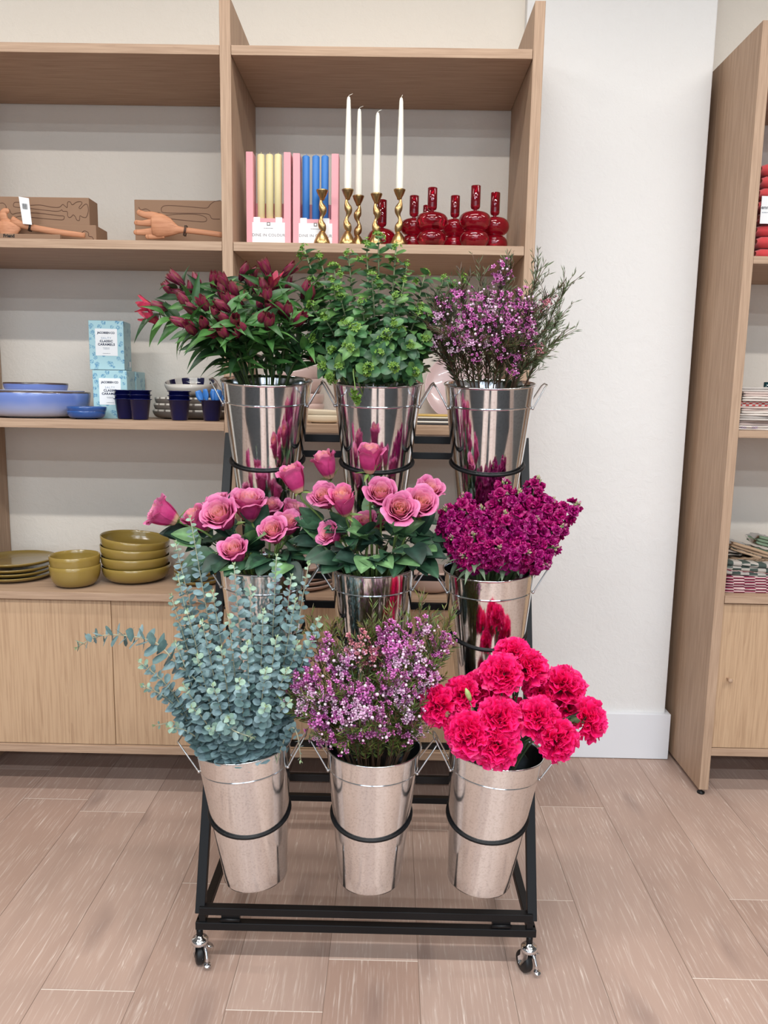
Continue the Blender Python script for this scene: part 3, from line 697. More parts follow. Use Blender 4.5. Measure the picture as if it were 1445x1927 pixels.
for i, (dx, dy, ang, tw) in enumerate(((-0.026,0.0,-22,0.3),(-0.012,-0.014,-8,-0.5),(0.002,0.006,4,0.2),(0.016,-0.010,14,0.6),(0.028,0.004,26,-0.3))):
    q = MB(); q.M = Matrix.Translation((p.x+dx*0.4, 2.612+dy, S2+0.012)) @ Matrix.Rotation(R(ang), 4, 'Y') @ Matrix.Rotation(tw, 4, 'Z')
    def sp(u, v):
        z = 0.096*v; w = 0.003 if v < 0.55 else 0.003+0.0095*math.sin(min(1,(v-0.55)/0.42)*PI*0.80)
        a = (u-0.5)*2; return (a*w, -0.004*(1-a*a)*(1 if v > 0.55 else 0.2), z)
    q.grid(sp, 6, 16); o = q.build('tasting_scoop', scoop_m, origin=(p.x+dx*0.4, 2.612+dy, S2+0.012), solid=0.0012)
    tag(o, ('leftmost','second from the left','middle','fourth from the left','rightmost')[i]+' blue spoon standing in the single navy cup', 'spoon', 'blue spoons in the navy cup')
# striped bowls and scalloped platters
stone = plain('speckled_white_glaze', rgb(206,200,192), 0.25, coat=0.4); navy_g = plain('navy_glaze', rgb(20,22,62), 0.15, coat=0.5); grey_g = plain('grey_stoneware', rgb(112,104,98), 0.5)
def striped(c, label, r, h, tl=0):
    q = MB(); q.M = Matrix.Translation(c) @ Matrix.Rotation(R(tl),4,'X'); prof = bowl_prof(r, h, 0.035, 0.004, 0.75); n = 60
    q.lathe(prof, n); P = len(prof); f = 0
    for i in range(P-1):
        for k in range(n):
            if i >= 14 and (k//3) % 2 == 0: q.mi[f] = 1
            f += 1
    return tag(q.build('soup_bowl', [stone, navy_g], origin=c), label, 'bowl', 'bowls striped inside')
def platter_mat():
    return grey_g
p = at(352, 790, 2.74)
for i in range(3):
    c = (p.x+0.002, 2.80, S2+0.022*i); q = MB(); q.M = Matrix.Translation(c); n = 96
    prof = bowl_prof(0.140-0.004*i, 0.032, 0.10, 0.005, 0.55); q.lathe(prof, n, ell=0.72); P = len(prof); f = 0
    for j in range(P-1):
        for k in range(n):
            if 11 <= j <= 14 and k % 4 < 3: q.mi[f] = 1
            f += 1
    tag(q.build('oval_platter', [grey_g, stone], origin=c), 'grey oval platter with dotted white rim, %s of three stacked' % ('bottom','middle','top')[i], 'platter', 'grey oval platters')
striped((p.x+0.010, 2.79, S2+0.072), 'white bowl striped navy inside, the lower of two on the grey platters', 0.088, 0.050)
striped((p.x+0.006, 2.79, S2+0.086), 'white bowl with navy stripes inside, the upper of two on the grey platters', 0.094, 0.048, 11)

# --- middle shelf right bay: pink bowls, cream dishes, leaning plate, trays
pk = gradz('blush_glaze', [(-0.01,(190,160,152)),(0.09,(214,188,182))], 0.3, 0.3)
p = at(560, 780, 2.78)
for i, (dz, tl) in enumerate(((0,(0,0)),(0.035,(0,0)),(0.078,(0,-7)),(0.115,(0,-13)))):
    pot('soup_bowl', 'blush pink bowl behind the top left bucket, %s of the tilting stack' % ('lowest','second','third','topmost')[i], 'bowl', bowl_prof(0.098, 0.062, 0.045, 0.004, 0.6), (p.x-0.004, 2.80, S2+dz), pk, 'blush pink bowls', tilt=tl)
cream = plain('cream_glaze', rgb(222,208,184), 0.3, coat=0.3)
p = at(608, 795, 2.58)
pot('oval_dish', 'cream oval dish at the shelf edge between the top buckets, the lower of two', 'dish', bowl_prof(0.066, 0.026, 0.04, 0.004, 0.5), (p.x, 2.60, S2), cream, 'cream oval dishes', ell=0.7)
pot('oval_dish', 'cream oval dish at the shelf edge between the top buckets, the upper of two', 'dish', bowl_prof(0.065, 0.024, 0.04, 0.004, 0.5), (p.x-0.003, 2.605, S2+0.0195), cream, 'cream oval dishes', ell=0.7, tilt=(0,2))
p = at(865, 715, 2.85)
q = MB(); q.M = Matrix.Translation((p.x, 2.86, S2+0.128)) @ Matrix.Rotation(R(78), 4, 'X'); q.lathe([(r_, z_) for r_, z_ in plate_prof(0.128, 0.02, 0.07)], 64)
tag(q.build('dinner_plate', plain('pale_pink_glaze', rgb(224,196,196), 0.2, coat=0.5), origin=(p.x, 2.86, S2)), 'pale pink plate leaning upright against the wall behind the top right bucket', 'plate')
p = at(806, 795, 2.62)
for i, (mm, hh, lab) in enumerate((('tray_black', (52,50,52), 'dark'), ('tray_white', (226,224,216), 'white'), ('tray_dark', (64,60,60), 'dark'), ('tray_cream', (214,206,186), 'cream'), ('tray_mustard', (200,168,92), 'mustard yellow'))):
    q = MB(); c = (p.x+0.02, 2.68, S2+0.0072*i); q.M = Matrix.Translation(c)
    q.box((-0.10,-0.07,0),(0.10,0.07,0.0062))
    tag(q.build('serving_board', plain(mm, rgb(*hh), 0.4), origin=c, bevel=0.002), '%s tray, %s of the flat stack between the top buckets' % (lab, ('bottom','second from the bottom','middle','second from the top','top')[i]), 'tray', 'stacked flat trays')

# --- upper shelf left: cardboard boxes and wooden salad hands
kraft = plain('kraft_cardboard', rgb(142,113,92), 0.75, spec=0.2, bump=(400,0.1,0.0005)); kraft_ink = plain('brown_ink', rgb(88,58,44), 0.7)
def px_path(pts, ox, oy, s, Y): return [at(ox+a/s, oy+b/s, Y) for a, b in pts]
def carton(label, x0, x1, y0, z0, z1, dd, outlines, Yf):
    t = thing('cardboard_box', label, 'box', ((x0+x1)/2, Yf, z0), 'kraft cartons of salad servers')
    MB().box((x0,Yf,z0),(x1,Yf+dd,z1)).build('carton', kraft, t, bevel=0.002)
    for o_ in outlines:
        q = MB(); q.tube(crom(o_, 4), 0.0010, 5); q.build('printed_outline', kraft_ink, t)
    return t
YF = 2.58
zt = at(100, 371, YF).z; zm = S1+0.058
xr = at(168, 400, YF).x; xl = -1.47
o1 = px_path([(0,140),(40,140),(70,170),(75,200),(110,215),(125,250),(150,270),(220,255),(400,255),(560,270),(700,288),(750,292),(760,310),(745,335),(680,335),(500,320),(300,300),(230,295),(180,310)],0,360,6.283,YF)
o2 = px_path([(240,130),(180,130),(160,150),(165,180),(220,190),(380,205),(550,225),(660,235),(710,230),(730,218),(745,235),(795,240),(800,290),(820,310),(845,300),(865,278),(890,300),(910,340),(940,340),(945,290),(980,305),(1020,305),(1045,230),(1035,165),(1015,150),(985,170),(950,205),(935,190),(970,140),(950,122),(900,130),(855,160),(830,125),(800,130),(795,190),(770,175),(740,155),(700,188),(600,185),(480,162),(360,165)],0,360,6.283,YF)
carton('kraft cardboard box with line-drawn hands, upper of two lying at the left edge', xl, xr, 0, zm, zt, 0.075, [o1, o2], YF)
o3 = px_path([(900,478),(960,490),(1000,468),(1045,490),(1050,530),(1090,540),(1105,570)],0,360,6.283,YF-0.012)
carton('kraft cardboard box under the upper one, behind the wooden salad hand', xl, at(181,440,YF-0.012).x, 0, S1, zm-0.0005, 0.10, [o3], YF-0.012)
q = MB(); c = (-1.30, 2.505, S1); q.box((-1.47,2.503,S1),(at(115,447,2.51).x,2.515,S1+0.014))
t = thing('cardboard_box', 'flat kraft card sleeve with printed lettering at the front left of the upper shelf', 'box', c); q.build('card', kraft, t, bevel=0.001)
q = MB(); q.text('Friend', 0.014, Matrix.Translation((at(19,447,2.51).x, 2.5025, S1+0.003)) @ Matrix.Rotation(R(90),4,'X'), 0.0002, 0.0005); q.build('lettering', plain('black_ink', rgb(30,26,24), 0.7), t)
xr0 = at(253, 400, 2.66).x
o4 = px_path([(785,150),(800,165),(830,160),(870,185),(900,180),(930,195),(1000,190),(1100,190),(1150,200),(1170,215),(1160,232),(1100,230),(960,215),(930,210)],0,340,3.01,2.66)
o5 = px_path([(1250,112),(1215,118),(1190,135),(1170,155),(1100,150),(960,140),(920,148),(915,170),(940,182),(1100,185),(1180,190),(1200,215),(1245,218)],0,340,3.01,2.66)
carton('kraft cardboard box with line-drawn hands, beside the shelf post', xr0, MX0-0.004, 0, S1+0.004, at(300,376,2.66).z, 0.075, [o4, o5], 2.66)
q = MB(); c = (-0.70, 2.54, S1); q.box((at(243,452,2.54).x,2.535,S1),(MX0-0.002,2.64,S1+0.004)); tag(q.build('card_sleeve', kraft, origin=c), 'thin kraft card lying under the wooden salad hand by the post', 'card')
beech = wood('beech', 'x', (196,140,106), (164,106,74), 1.5)
def salad_hand(label, name_c, palm, fingers, handle, Y, band, flat=0.35):
    t = thing('wooden_salad_hand', label, 'utensil', name_c)
    q = MB(); q.M = Matrix.Translation((0,Y,0)) @ Matrix.Diagonal((1,flat,1,1)) @ Matrix.Translation((0,-Y,0))
    P = [at(a, b_, Y) for a, b_ in palm]
    q.tube(crom(P,4), [sz(v, P[0]) for v in PALM_W(len(P)*4-3, palm)], 14)
    for fg in fingers:
        F = crom([at(a, b_, Y) for a, b_, w_ in fg], 4); ws = [w_ for a, b_, w_ in fg]; n_ = len(F)
        rr = []
        for i in range(n_):
            u = i/(n_-1)*(len(ws)-1); k = min(int(u), len(ws)-2); rr.append(sz(ws[k]+(ws[k+1]-ws[k])*(u-k), F[0]))
        q.tube(F, rr, 10); q.ball(F[-1], rr[-1]*1.0, 10)
    q.build('hand', beech, t)
    H_ = crom([at(a, b_, Y) for a, b_, w_ in handle], 5); ws = [w_ for a, b_, w_ in handle]; rr = []
    for i in range(len(H_)):
        u = i/(len(H_)-1)*(len(ws)-1); k = min(int(u), len(ws)-2); rr.append(sz(ws[k]+(ws[k+1]-ws[k])*(u-k), H_[0]))
    q.__init__(); q.M = Matrix.Translation((0,Y,0)) @ Matrix.Diagonal((1,0.5,1,1)) @ Matrix.Translation((0,-Y,0)); q.tube(H_, rr, 12); q.build('handle', beech, t)
    b0, b1 = band; A = at(b0[0], b0[1], Y-0.007); B = at(b1[0], b1[1], Y-0.007)
    k = MB(); A2 = A+Vector((0,0.014,0)); B2 = B+Vector((0,0.014,0)); k.tube([A,B,B2,A2], 0.0014, 6, closed=True); A.x += 0.004; B.x += 0.004; A2.x += 0.004; B2.x += 0.004; k.tube([A,B,B2,A2], 0.0014, 6, closed=True); k.build('cord', rubber_m, t)
    return t
def PALM_W(n, palm):
    return [5+18*math.sin(min(1, i/(n-1)*1.25)*PI*0.5)**1.2*(1-0.25*max(0,i/(n-1)-0.7)/0.3) for i in range(n)]
hr = salad_hand('wooden salad hand with open fingers lying before the box by the shelf post', (at(330,445,2.58).x, 2.58, S1),
    [(340,434),(326,431),(312,427),(296,424),(286,424)],
    [[(300,412,10),(286,406,8),(272,404,6),(262,400,5.5)], [(296,420,9),(284,419,7),(268,420,5),(257,419,5)], [(298,433,10),(284,436,7),(266,437,5.5),(256,437,5)], [(308,440,9),(292,444,6),(278,445,5)]],
    [(322,432,9),(345,433,5.5),(380,437,5),(418,442,5)], 2.58, ((348,424),(345,443)))
hl = salad_hand('wooden salad hand with white price tag, at the left end of the upper shelf', (at(60,445,2.54).x, 2.54, S1),
    [(38,427),(26,430),(14,434),(2,436)],
    [[(20,424,9),(10,416,8),(6,406,8),(8,398,6),(13,397,5)], [(14,436,9),(-6,436,8),(-20,436,6)]],
    [(22,414,8),(38,422,7),(60,428,6),(110,437,6),(160,443,4.5)], 2.54, ((56,420),(53,434)))
q = MB(); A = [at(35,370,2.525), at(54,373,2.525), at(60,423,2.527), at(43,421,2.527)]
q.sm = False; q.add([a for a in A]+[a+Vector((0,0.0008,0)) for a in A], [(0,1,2,3),(7,6,5,4),(0,4,5,1),(1,5,6,2),(2,6,7,3),(3,7,4,0)]); tgp = q.build('price_tag', white_card, hl)
q = MB(); q.sm = False
for i in range(9):
    a = at(41.5+i*1.05, 382.5+i*0.12, 2.5245); w_ = (0.0009,0.0006,0.0012)[i%3]; q.add([a,a+Vector((w_,0,0)),a+Vector((w_+0.001,0.0004,-0.017)),a+Vector((0.001,0.0004,-0.017))],[(3,2,1,0)])
q.build('barcode', plain('barcode_ink', rgb(40,40,46), 0.7), tgp)

# --- upper shelf right: dinner candle boxes, candlesticks, red glass
pink_card = plain('pink_card', rgb(228,160,168), 0.55); mauve = plain('warm_grey_ink', rgb(122,108,110), 0.6); dk = plain('carton_inside', rgb(70,50,60), 0.8)
def candle_box(x0, x1, ytop, label, txt_mat, cmat, cname, cx_list, ctop):
    Y = 2.565; A = at(x0, 458, Y); B = at(x1, 458, Y); zt_ = at(x0, ytop, Y).z
    z0 = S1; w = B.x-A.x; X0 = A.x; dd = 0.055
    t = thing('candle_box', label, 'box', (X0+w/2, Y, z0), 'pink candle cartons')
    q = MB(); sw = w*0.155
    q.box((X0,Y,z0),(X0+sw,Y+dd,zt_)); q.box((X0+w-sw,Y,z0),(X0+w,Y+dd,zt_)); q.box((X0+sw-0.001,Y,z0),(X0+w-sw+0.001,Y+dd,z0+(zt_-z0)*0.30)); q.box((X0+sw-0.001,Y+dd-0.002,z0),(X0+w-sw+0.001,Y+dd,z0+(zt_-z0)*0.5))
    q.build('carton', pink_card, t, bevel=0.0015)
    q = MB(); zz = z0+(zt_-z0)*0.255; q.box((X0+sw*0.85,Y-0.0006,z0+0.002),(X0+w-sw*0.85,Y,zz)); q.box((X0+sw*1.05,Y-0.0006,zz),(X0+sw*2.0,Y,zz+0.016)); q.box((X0+w-sw*2.2,Y-0.0006,zz),(X0+w-sw*1.25,Y,zz+0.016))
    lb = q.build('paper_label', white_card, t)
    Mx = lambda z: Matrix.Translation((X0+w/2,Y-0.0009,z)) @ Matrix.Rotation(R(90),4,'X')
    q = MB(); q.text('DINE IN COLOUR', 0.0125, Mx(z0+0.030), 0.0002, 0.0, 1.08); q.build('lettering', mauve, lb)
    q = MB(); dashes(q, X0+w/2, Y-0.0009, z0+0.054, 0.030, 0.0022, 9); q.build('fine_print', mauve, lb)
    q = MB(); cx_ = X0+w/2; q.box((cx_-0.0055,Y-0.001,z0+0.063),(cx_+0.0055,Y-0.0004,z0+0.074)); q.build('emblem', plain('emblem_grey', rgb(120,112,108), 0.6), lb)
    q = MB(); q.box((cx_-0.0030,Y-0.0014,z0+0.0655),(cx_+0.0030,Y-0.0010,z0+0.0715)); q.box((cx_-0.0012,Y-0.0016,z0+0.0672),(cx_+0.0012,Y-0.0012,z0+0.0698)); q.build('emblem', white_card, lb)
    for i, cx in enumerate(cx_list):
        c = at(cx, 400, Y+0.02); zz0 = z0+(zt_-z0)*0.02; top = at(cx, ctop, Y+0.02).z
        q = MB(); r_ = sz(6.9, c)
        q.lathe([(0,0),(r_,0),(r_,top-zz0-0.004),(r_*0.8,top-zz0-0.001),(0,top-zz0)], 24, (c.x, Y+0.022, zz0)); q.tube([(c.x,Y+0.022,top-0.001),(c.x+0.001,Y+0.022,top+0.006)], 0.0008, 5)
        tag(q.build('dinner_candle', cmat, origin=(c.x,Y+0.022,zz0)), '%s %s candle standing in the pink box' % (('left','middle','right')[i], cname), 'candle', cname+' candles in a pink box')
candle_box(464, 547, 285, 'pink open-fronted box of cream candles with white label', mauve, plain('cream_wax', rgb(222,210,160), 0.5), 'cream', (491.5,507.5,523.5), 290)
candle_box(551, 636, 288, 'pink open-fronted box of blue candles with white label', mauve, plain('blue_wax', rgb(58,122,194), 0.5), 'blue', (575.5,594,611), 293)
def candlestick(x, ytop, Y, label, candle=None, candle_label=None, flip=1):
    c = at(x, 400, Y); z1 = at(x, ytop, Y).z; h = z1-S1; cx = c.x
    t = thing('candlestick', label, 'candlestick', (cx, Y, S1), 'wavy brass candlesticks')
    q = MB(); q.lathe([(0,0),(0.0265,0),(0.0270,0.002),(0.0245,0.012),(0.0185,0.026),(0.0120,0.036),(0.0080,0.042),(0,0.043)], 40, (cx,Y,S1)); q.build('base', brass_m, t)
    q = MB(); pts = []; rr = []; n = 40
    for i in range(n+1):
        u = i/n; z = S1+0.036+(h-0.036-0.028)*u
        pts.append((cx+flip*0.0036*math.sin(u*3.6*PI+0.6), Y, z)); rr.append(0.0090+0.0036*math.sin(u*4*PI-1.2)-0.0008*u)
    q.M = Matrix.Translation((0,Y,0)) @ Matrix.Diagonal((1,0.8,1,1)) @ Matrix.Translation((0,-Y,0))
    q.tube(pts, rr, 20); q.build('stem', brass_m, t)
    q = MB(); q.lathe([(0,-0.030),(0.0065,-0.030),(0.0085,-0.024),(0.0140,-0.014),(0.0185,-0.003),(0.0190,0),(0.0165,0),(0.0125,-0.004),(0.0105,-0.012),(0,-0.013)], 32, (cx,Y,z1)); q.build('cup', brass_m, t)
    if candle:
        cxx, ct = candle; zt_ = at(cxx, ct, Y).z; H_ = zt_-z1+0.013; r0 = 0.0118
        q = MB(); dx = (at(cxx, ct, Y).x-cx)*0.5
        q.lathe([(0,0),(r0*0.8,0),(r0,0.018),(r0*1.02,0.06),(r0*0.86,H_*0.5),(r0*0.62,H_*0.85),(r0*0.50,H_*0.96),(r0*0.34,H_*0.99),(0,H_)], 24, (cx,Y,z1-0.013))
        q2 = MB(); wk = 0.012 if candle_label[1] else 0.004
        q2.tube(crom([(cx,Y,z1-0.013+H_-0.001),(cx+0.001,Y,z1-0.011+H_),(cx+wk,Y,z1-0.006+H_)],3), 0.0007, 5)
        o = q.build('taper_candle', wax_m, origin=(cx,Y,z1-0.013)); tag(o, candle_label[0], 'candle', 'ivory taper candles')
        q2.build('wick', wax_m, o)
candlestick(606, 358, 2.533, 'wavy brass candlestick without a candle, before the blue candle box')
candlestick(654, 357, 2.533, 'wavy brass candlestick with tall ivory candle, left one of the front pair', (654,181), ('tall ivory taper candle with curled wick, leftmost of four',True), 1)
candlestick(674, 369, 2.595, 'wavy brass candlestick standing close behind the tall left one', (678,204), ('ivory taper candle, second from the left of four',True), -1)
candlestick(708, 365, 2.555, 'wavy brass candlestick with the shortest ivory candle', (711,211), ('shortest ivory taper candle, third from the left',True), 1)
candlestick(751, 357, 2.533, 'wavy brass candlestick beside the red glass holders', (754,183), ('tall ivory taper candle, rightmost of four',False), -1)
def red_glass():
    m, nt, b = newmat('red_glass'); b.inputs['Base Color'].default_value = (0.40,0.006,0.022,1); b.inputs['Transmission Weight'].default_value = 0.75; b.inputs['Roughness'].default_value = 0.03; b.inputs['IOR'].default_value = 1.45
    b.inputs['Coat Weight'].default_value = 0.5; return m
rg = red_glass()
for x, yt, w, Y, dbl, lab in ((719,377,55,2.62,False,'low red glass candle holder between two brass candlesticks'),(779,369,52,2.62,True,'red glass candle holder, leftmost of the cluster at the right'),
        (804,387,50,2.74,True,'red glass candle holder hidden at the back of the cluster'),(813,354,61,2.555,True,'tall red glass candle holder at the front left of the cluster'),
        (856,369,50,2.64,True,'red glass candle holder behind the two tallest ones'),(894,350,61,2.56,True,'tallest red glass candle holder, at the front right of the cluster'),(931,363,56,2.63,True,'red glass candle holder at the right end of the shelf')):
    c = at(x, 400, Y); z1 = at(x, yt, Y).z; h = z1-S1; r_ = sz(w/2, c)
    prof = [(0,0.001),(r_*0.55,0),(r_*0.6,0.003)]
    tube_h = h*0.30; bz = h*0.66
    def torus(zc_, rr, hh): return [(rr*(0.36+0.64*max(0,math.cos(a))**0.85), zc_+hh*math.sin(a)) for a in [R(q_) for q_ in range(-82, 83, 12)]]
    if dbl: prof += torus(h*0.155, r_*0.93, h*0.135) + torus(h*0.44, r_, h*0.145)
    else: prof += torus(h*0.22, r_, h*0.21)
    top = h*0.60 if dbl else h*0.45
    prof += [(0.006,top),(0.0055,top+0.004),(0.0130,top+0.008),(0.0152,top+0.014),(0.0155,h-0.001),(0.0148,h),(0.0136,h-0.001),(0.0132,top+0.02),(0,top+0.018)]
    q = MB(); q.lathe(prof, 40, (c.x,Y,S1)); tag(q.build('candle_holder', rg, origin=(c.x,Y,S1)), lab, 'candle holder', 'red glass candle holders')

# --- right cabinet: folded cloths
def cloth_stack(x0, x1, y0, y1, z0, h, seed, bulge=0.004, layers=3, slope=0.0, wav=0.003):
    """one folded cloth: layers joined by a rounded fold at the front"""
    q = MB(); rg_ = random.Random(seed); th = h/layers
    nx = 14
    for l in range(layers):
        za = z0+l*th; ph = rg_.uniform(0,6); dy = rg_.uniform(-0.004,0.004); dx = rg_.uniform(-0.004,0.004)
        sec = []
        for i in range(7):
            a = -PI/2-PI*i/6*1.0
            sec.append((y0+dy+th*0.5+math.cos(a)*th*0.5, za+th*0.5+math.sin(a)*th*0.47))
        sec.append((y1, za+th*0.97)); sec.append((y1, za+th*0.03))
        vs = []; n = len(sec)
        for i in range(nx+1):
            u = i/nx; x = x0+dx+(x1-x0)*u; sq = 1.0 if 0 < i < nx else 0.55
            for (yy, zz) in sec:
                wz = wav*math.sin(u*9+ph)+slope*(u-0.5)*0
                zc_ = za+th*0.5; vs.append((x, yy+wav*math.sin(u*6+ph*2), zc_+(zz-zc_)*sq+max(0,wz)*0.5*l/layers))
        fs = [(i*n+k, i*n+(k+1)%n, (i+1)*n+(k+1)%n, (i+1)*n+k) for i in range(nx) for k in range(n)] + [tuple(range(n)), tuple(nx*n+k for k in range(n-1,-1,-1))]
        q.add(vs, fs)
    return q
linen = plain('red_linen', rgb(200,62,66), 0.85, sheen=0.3, bump=(500,0.3,0.0006))
xs = at(1422, 470, 2.66).x
hs = (at(1425, 304, 2.66).z - S1)
# pile of four folded red linens held by a white paper band
for i, lab in enumerate(('bottom','second from the bottom','second from the top','top')):
    c = (xs+0.15, 2.70, S1+hs/4*i); q = cloth_stack(xs, xs+0.30, 2.66, 2.90, S1+hs/4*i, hs/4-0.001, 20+i, layers=2, wav=0.002)
    tag(q.build('folded_linen', linen, origin=c), 'folded coral red linen, %s of the pile at the right edge' % lab, 'cloth', 'folded red linens')
pA = at(1421, 369, 2.655); pB = at(1421, 421, 2.655)
q = MB(); q.box((xs+0.002,2.652,pB.z),(xs+0.14,2.654,pA.z)); t = thing('paper_band', 'white paper label across the folded red linens', 'label', (xs+0.07,2.652,pB.z)); q.build('paper', white_card, t)
q = MB(); q.text('ennett', 0.016, Matrix.Translation((xs+0.024, 2.6515, pB.z+0.046)) @ Matrix.Rotation(R(90),4,'X'), 0.0002, 0.0002); q.build('lettering', plain('dark_grey_ink', rgb(70,70,80), 0.6), t)
q = MB(); dashes(q, xs+0.021, 2.6515, pB.z+0.034, 0.030, 0.002, 8); q.build('fine_print', grey_ink, t)
# tea towels
tow = [plain('towel_offwhite', rgb(214,204,196), 0.9, sheen=0.2), plain('towel_blush', rgb(206,186,178), 0.9, sheen=0.2), plain('towel_grey', rgb(190,182,176), 0.9, sheen=0.2)]
xs2 = at(1386, 800, 2.66).x; ht = at(1400, 728, 2.66).z - 1.311
def check_mat(name, a, b_, sx, sy, sz_):
    m, nt, bb_ = newmat(name); N = nt.nodes; L = nt.links
    tc = N.new('ShaderNodeTexCoord'); mp = N.new('ShaderNodeMapping'); mp.inputs['Scale'].default_value = (sx,sy,sz_); L.new(tc.outputs['Object'], mp.inputs['Vector'])
    ck = N.new('ShaderNodeTexChecker'); ck.inputs['Scale'].default_value = 1.0; ck.inputs['Color1'].default_value = rgb(*a); ck.inputs['Color2'].default_value = rgb(*b_); L.new(mp.outputs[0], ck.inputs['Vector'])
    L.new(ck.outputs['Color'], bb_.inputs['Base Color']); bb_.inputs['Roughness'].default_value = 0.85; return m
redcheck = check_mat('towel_red_check', (220,214,208), (206,84,80), 90, 60, 160)
purple = plain('purple_print', rgb(110,70,160), 0.8)
nt_ = 9
for i in range(nt_):
    hz = ht/nt_; c = (xs2+0.10, 2.70, 1.311+hz*i); q = cloth_stack(xs2+0.006*math.sin(i*2.1), xs2+0.16+0.01*math.sin(i*1.3), 2.635+0.012*(1+math.sin(i*1.7)), 2.86, 1.311+hz*i, hz*0.98, 40+i, layers=2, wav=0.0035)
    o = q.build('tea_towel', redcheck if i == 5 else tow[i % 3], origin=c)
    lab = {5:'red checked tea towel in the middle of the towel pile', 0:'off-white tea towel with purple print at the bottom of the pile'}.get(i, '%s pale tea towel counted from below in the towel pile' % ('','second','third','fourth','fifth','','seventh','eighth','ninth and topmost')[i])
    tag(o, lab, 'towel', 'folded tea towels')
    if i == 0:
        k = MB()
        for cx in (1399, 1420):
            for j in range(-3, 4):
                a = at(cx+j*1.6, 804.5-abs(math.sin(j*1.3))*1.4, 2.634); k.ball(a, 0.0012, 6)
                a = at(cx+j*1.6, 806.6-abs(math.cos(j*1.3))*1.0, 2.634); k.ball(a, 0.0010, 6)
        k.build('printed_motif', purple, o)
# hanging / standing cloth corner behind the towels
q = MB(); A = at(1390,727,2.72); q.grid(lambda u, v: (A.x-0.01+0.055*u*(1-0.85*v), 2.72+0.012*math.sin(u*4), 1.311+ht*0.6+(0.082)*v), 8, 8)
tag(q.build('folded_napkin', tow[2], origin=(A.x,2.72,1.311), solid=0.002), 'pale grey folded cloth standing with a peaked corner behind the towel pile', 'cloth')
q = MB(); A = at(1449, 705, 2.70); q.lathe([(0,0),(0.022,0),(0.022,0.11),(0.016,0.13),(0.009,0.14),(0.009,0.165),(0,0.166)], 28, (A.x,2.72,1.311)); tag(q.build('dark_bottle', plain('dark_teal_glass', rgb(20,52,58), 0.1, coat=0.5), origin=(A.x,2.72,1.311)), 'dark teal bottle at the right edge behind the tea towels', 'bottle')
# burgundy weaves, plaid and tan packs
burg = check_mat('burgundy_weave', (122,26,58), (206,180,178), 26, 26, 190)
xs3 = at(1358, 1117, 2.66).x
for i in range(3):
    c = (xs3+0.15, 2.72, 0.739+0.019*i); q = cloth_stack(xs3+0.003*i, xs3+0.30, 2.645+0.006*i, 2.90, 0.739+0.019*i, 0.0185, 60+i, layers=2, wav=0.002)
    tag(q.build('woven_placemat', burg, origin=c), 'burgundy and white woven cloth, %s of three under the plaid pack' % ('bottom','middle','top')[i], 'cloth', 'burgundy woven cloths')
def pack(label, c, rot, w, d_, h, mat, pname):
    t = thing('wrapped_cloth', label, 'cloth', c)
    M = Matrix.Translation(c) @ Matrix.Rotation(R(rot[2]),4,'Z') @ Matrix.Rotation(R(rot[1]),4,'Y')
    q = cloth_stack(0, w, 0, d_, 0, h, hash(label) % 97 if False else len(label), layers=3, wav=0.003); q.v = [tuple(M @ Vector(p_)) for p_ in q.v]; q.build('cloth', mat, t)
    q = MB(); q.M = M
    def sf(u, v):
        a = v*2*PI; yy = d_/2+(d_/2+0.004)*math.cos(a)*(1.0); zz = h/2+(h/2+0.004)*math.sin(a)*1.0
        e = math.sin(min(1,u*8, (1-u)*8)*PI/2)*0.85+0.15
        return (-0.012+(w+0.024)*u, yy, h/2+(zz-h/2)*e+0.0015*math.sin(u*40+v*30))
    q.grid(sf, 24, 24); q.build('clear_film', film, t)
def film_mat():
    m, nt, b = newmat('clear_film'); N = nt.nodes; L = nt.links
    tr = N.new('ShaderNodeBsdfTransparent'); gl = N.new('ShaderNodeBsdfGlossy'); gl.inputs['Roughness'].default_value = 0.08; ms = N.new('ShaderNodeMixShader'); fr = N.new('ShaderNodeFresnel'); fr.inputs['IOR'].default_value = 1.35
    L.new(fr.outputs[0], ms.inputs[0]); L.new(tr.outputs[0], ms.inputs[1]); L.new(gl.outputs[0], ms.inputs[2]); L.new(ms.outputs[0], N['Material Output'].inputs['Surface']); return m
film = film_mat()
plaid = check_mat('green_grey_plaid', (62,74,68), (176,168,160), 34, 22, 40)
pack('dark green and grey plaid cloth wrapped in clear film', (xs3+0.004, 2.66, 0.800), (0,4,0), 0.22, 0.20, 0.052, plaid, 'plaid')
pack('tan cloth wrapped in clear film lying across the plaid pack', (at(1378,1030,2.74).x, 2.76, 0.872), (0,16,0), 0.20, 0.12, 0.032, plain('tan_cloth', rgb(176,146,118), 0.85), 'tan')
pack('sage green wrapped cloth at the right edge above the tan one', (at(1432,1030,2.80).x, 2.84, 0.880), (0,14,0), 0.14, 0.08, 0.035, plain('sage_cloth', rgb(126,146,120), 0.85), 'sage')
# ================================================================ FLOWERS
petal_m = tinted('petal', 0.48, 0.22, vary=0.12, scale=90)
leaf_m = tinted('leaf', 0.42, 0.14, vary=0.22, scale=50)
leaf_matte = tinted('powdery_leaf', 0.6, 0.12, vary=0.18, scale=70)
def hexc(r, g, b): return Vector((lin(r), lin(g), lin(b)))
def C4(v): return (max(0,v[0]), max(0,v[1]), max(0,v[2]), 1)
def mixc(a, b, t): t = max(0, min(1, t)); return a*(1-t)+b*t

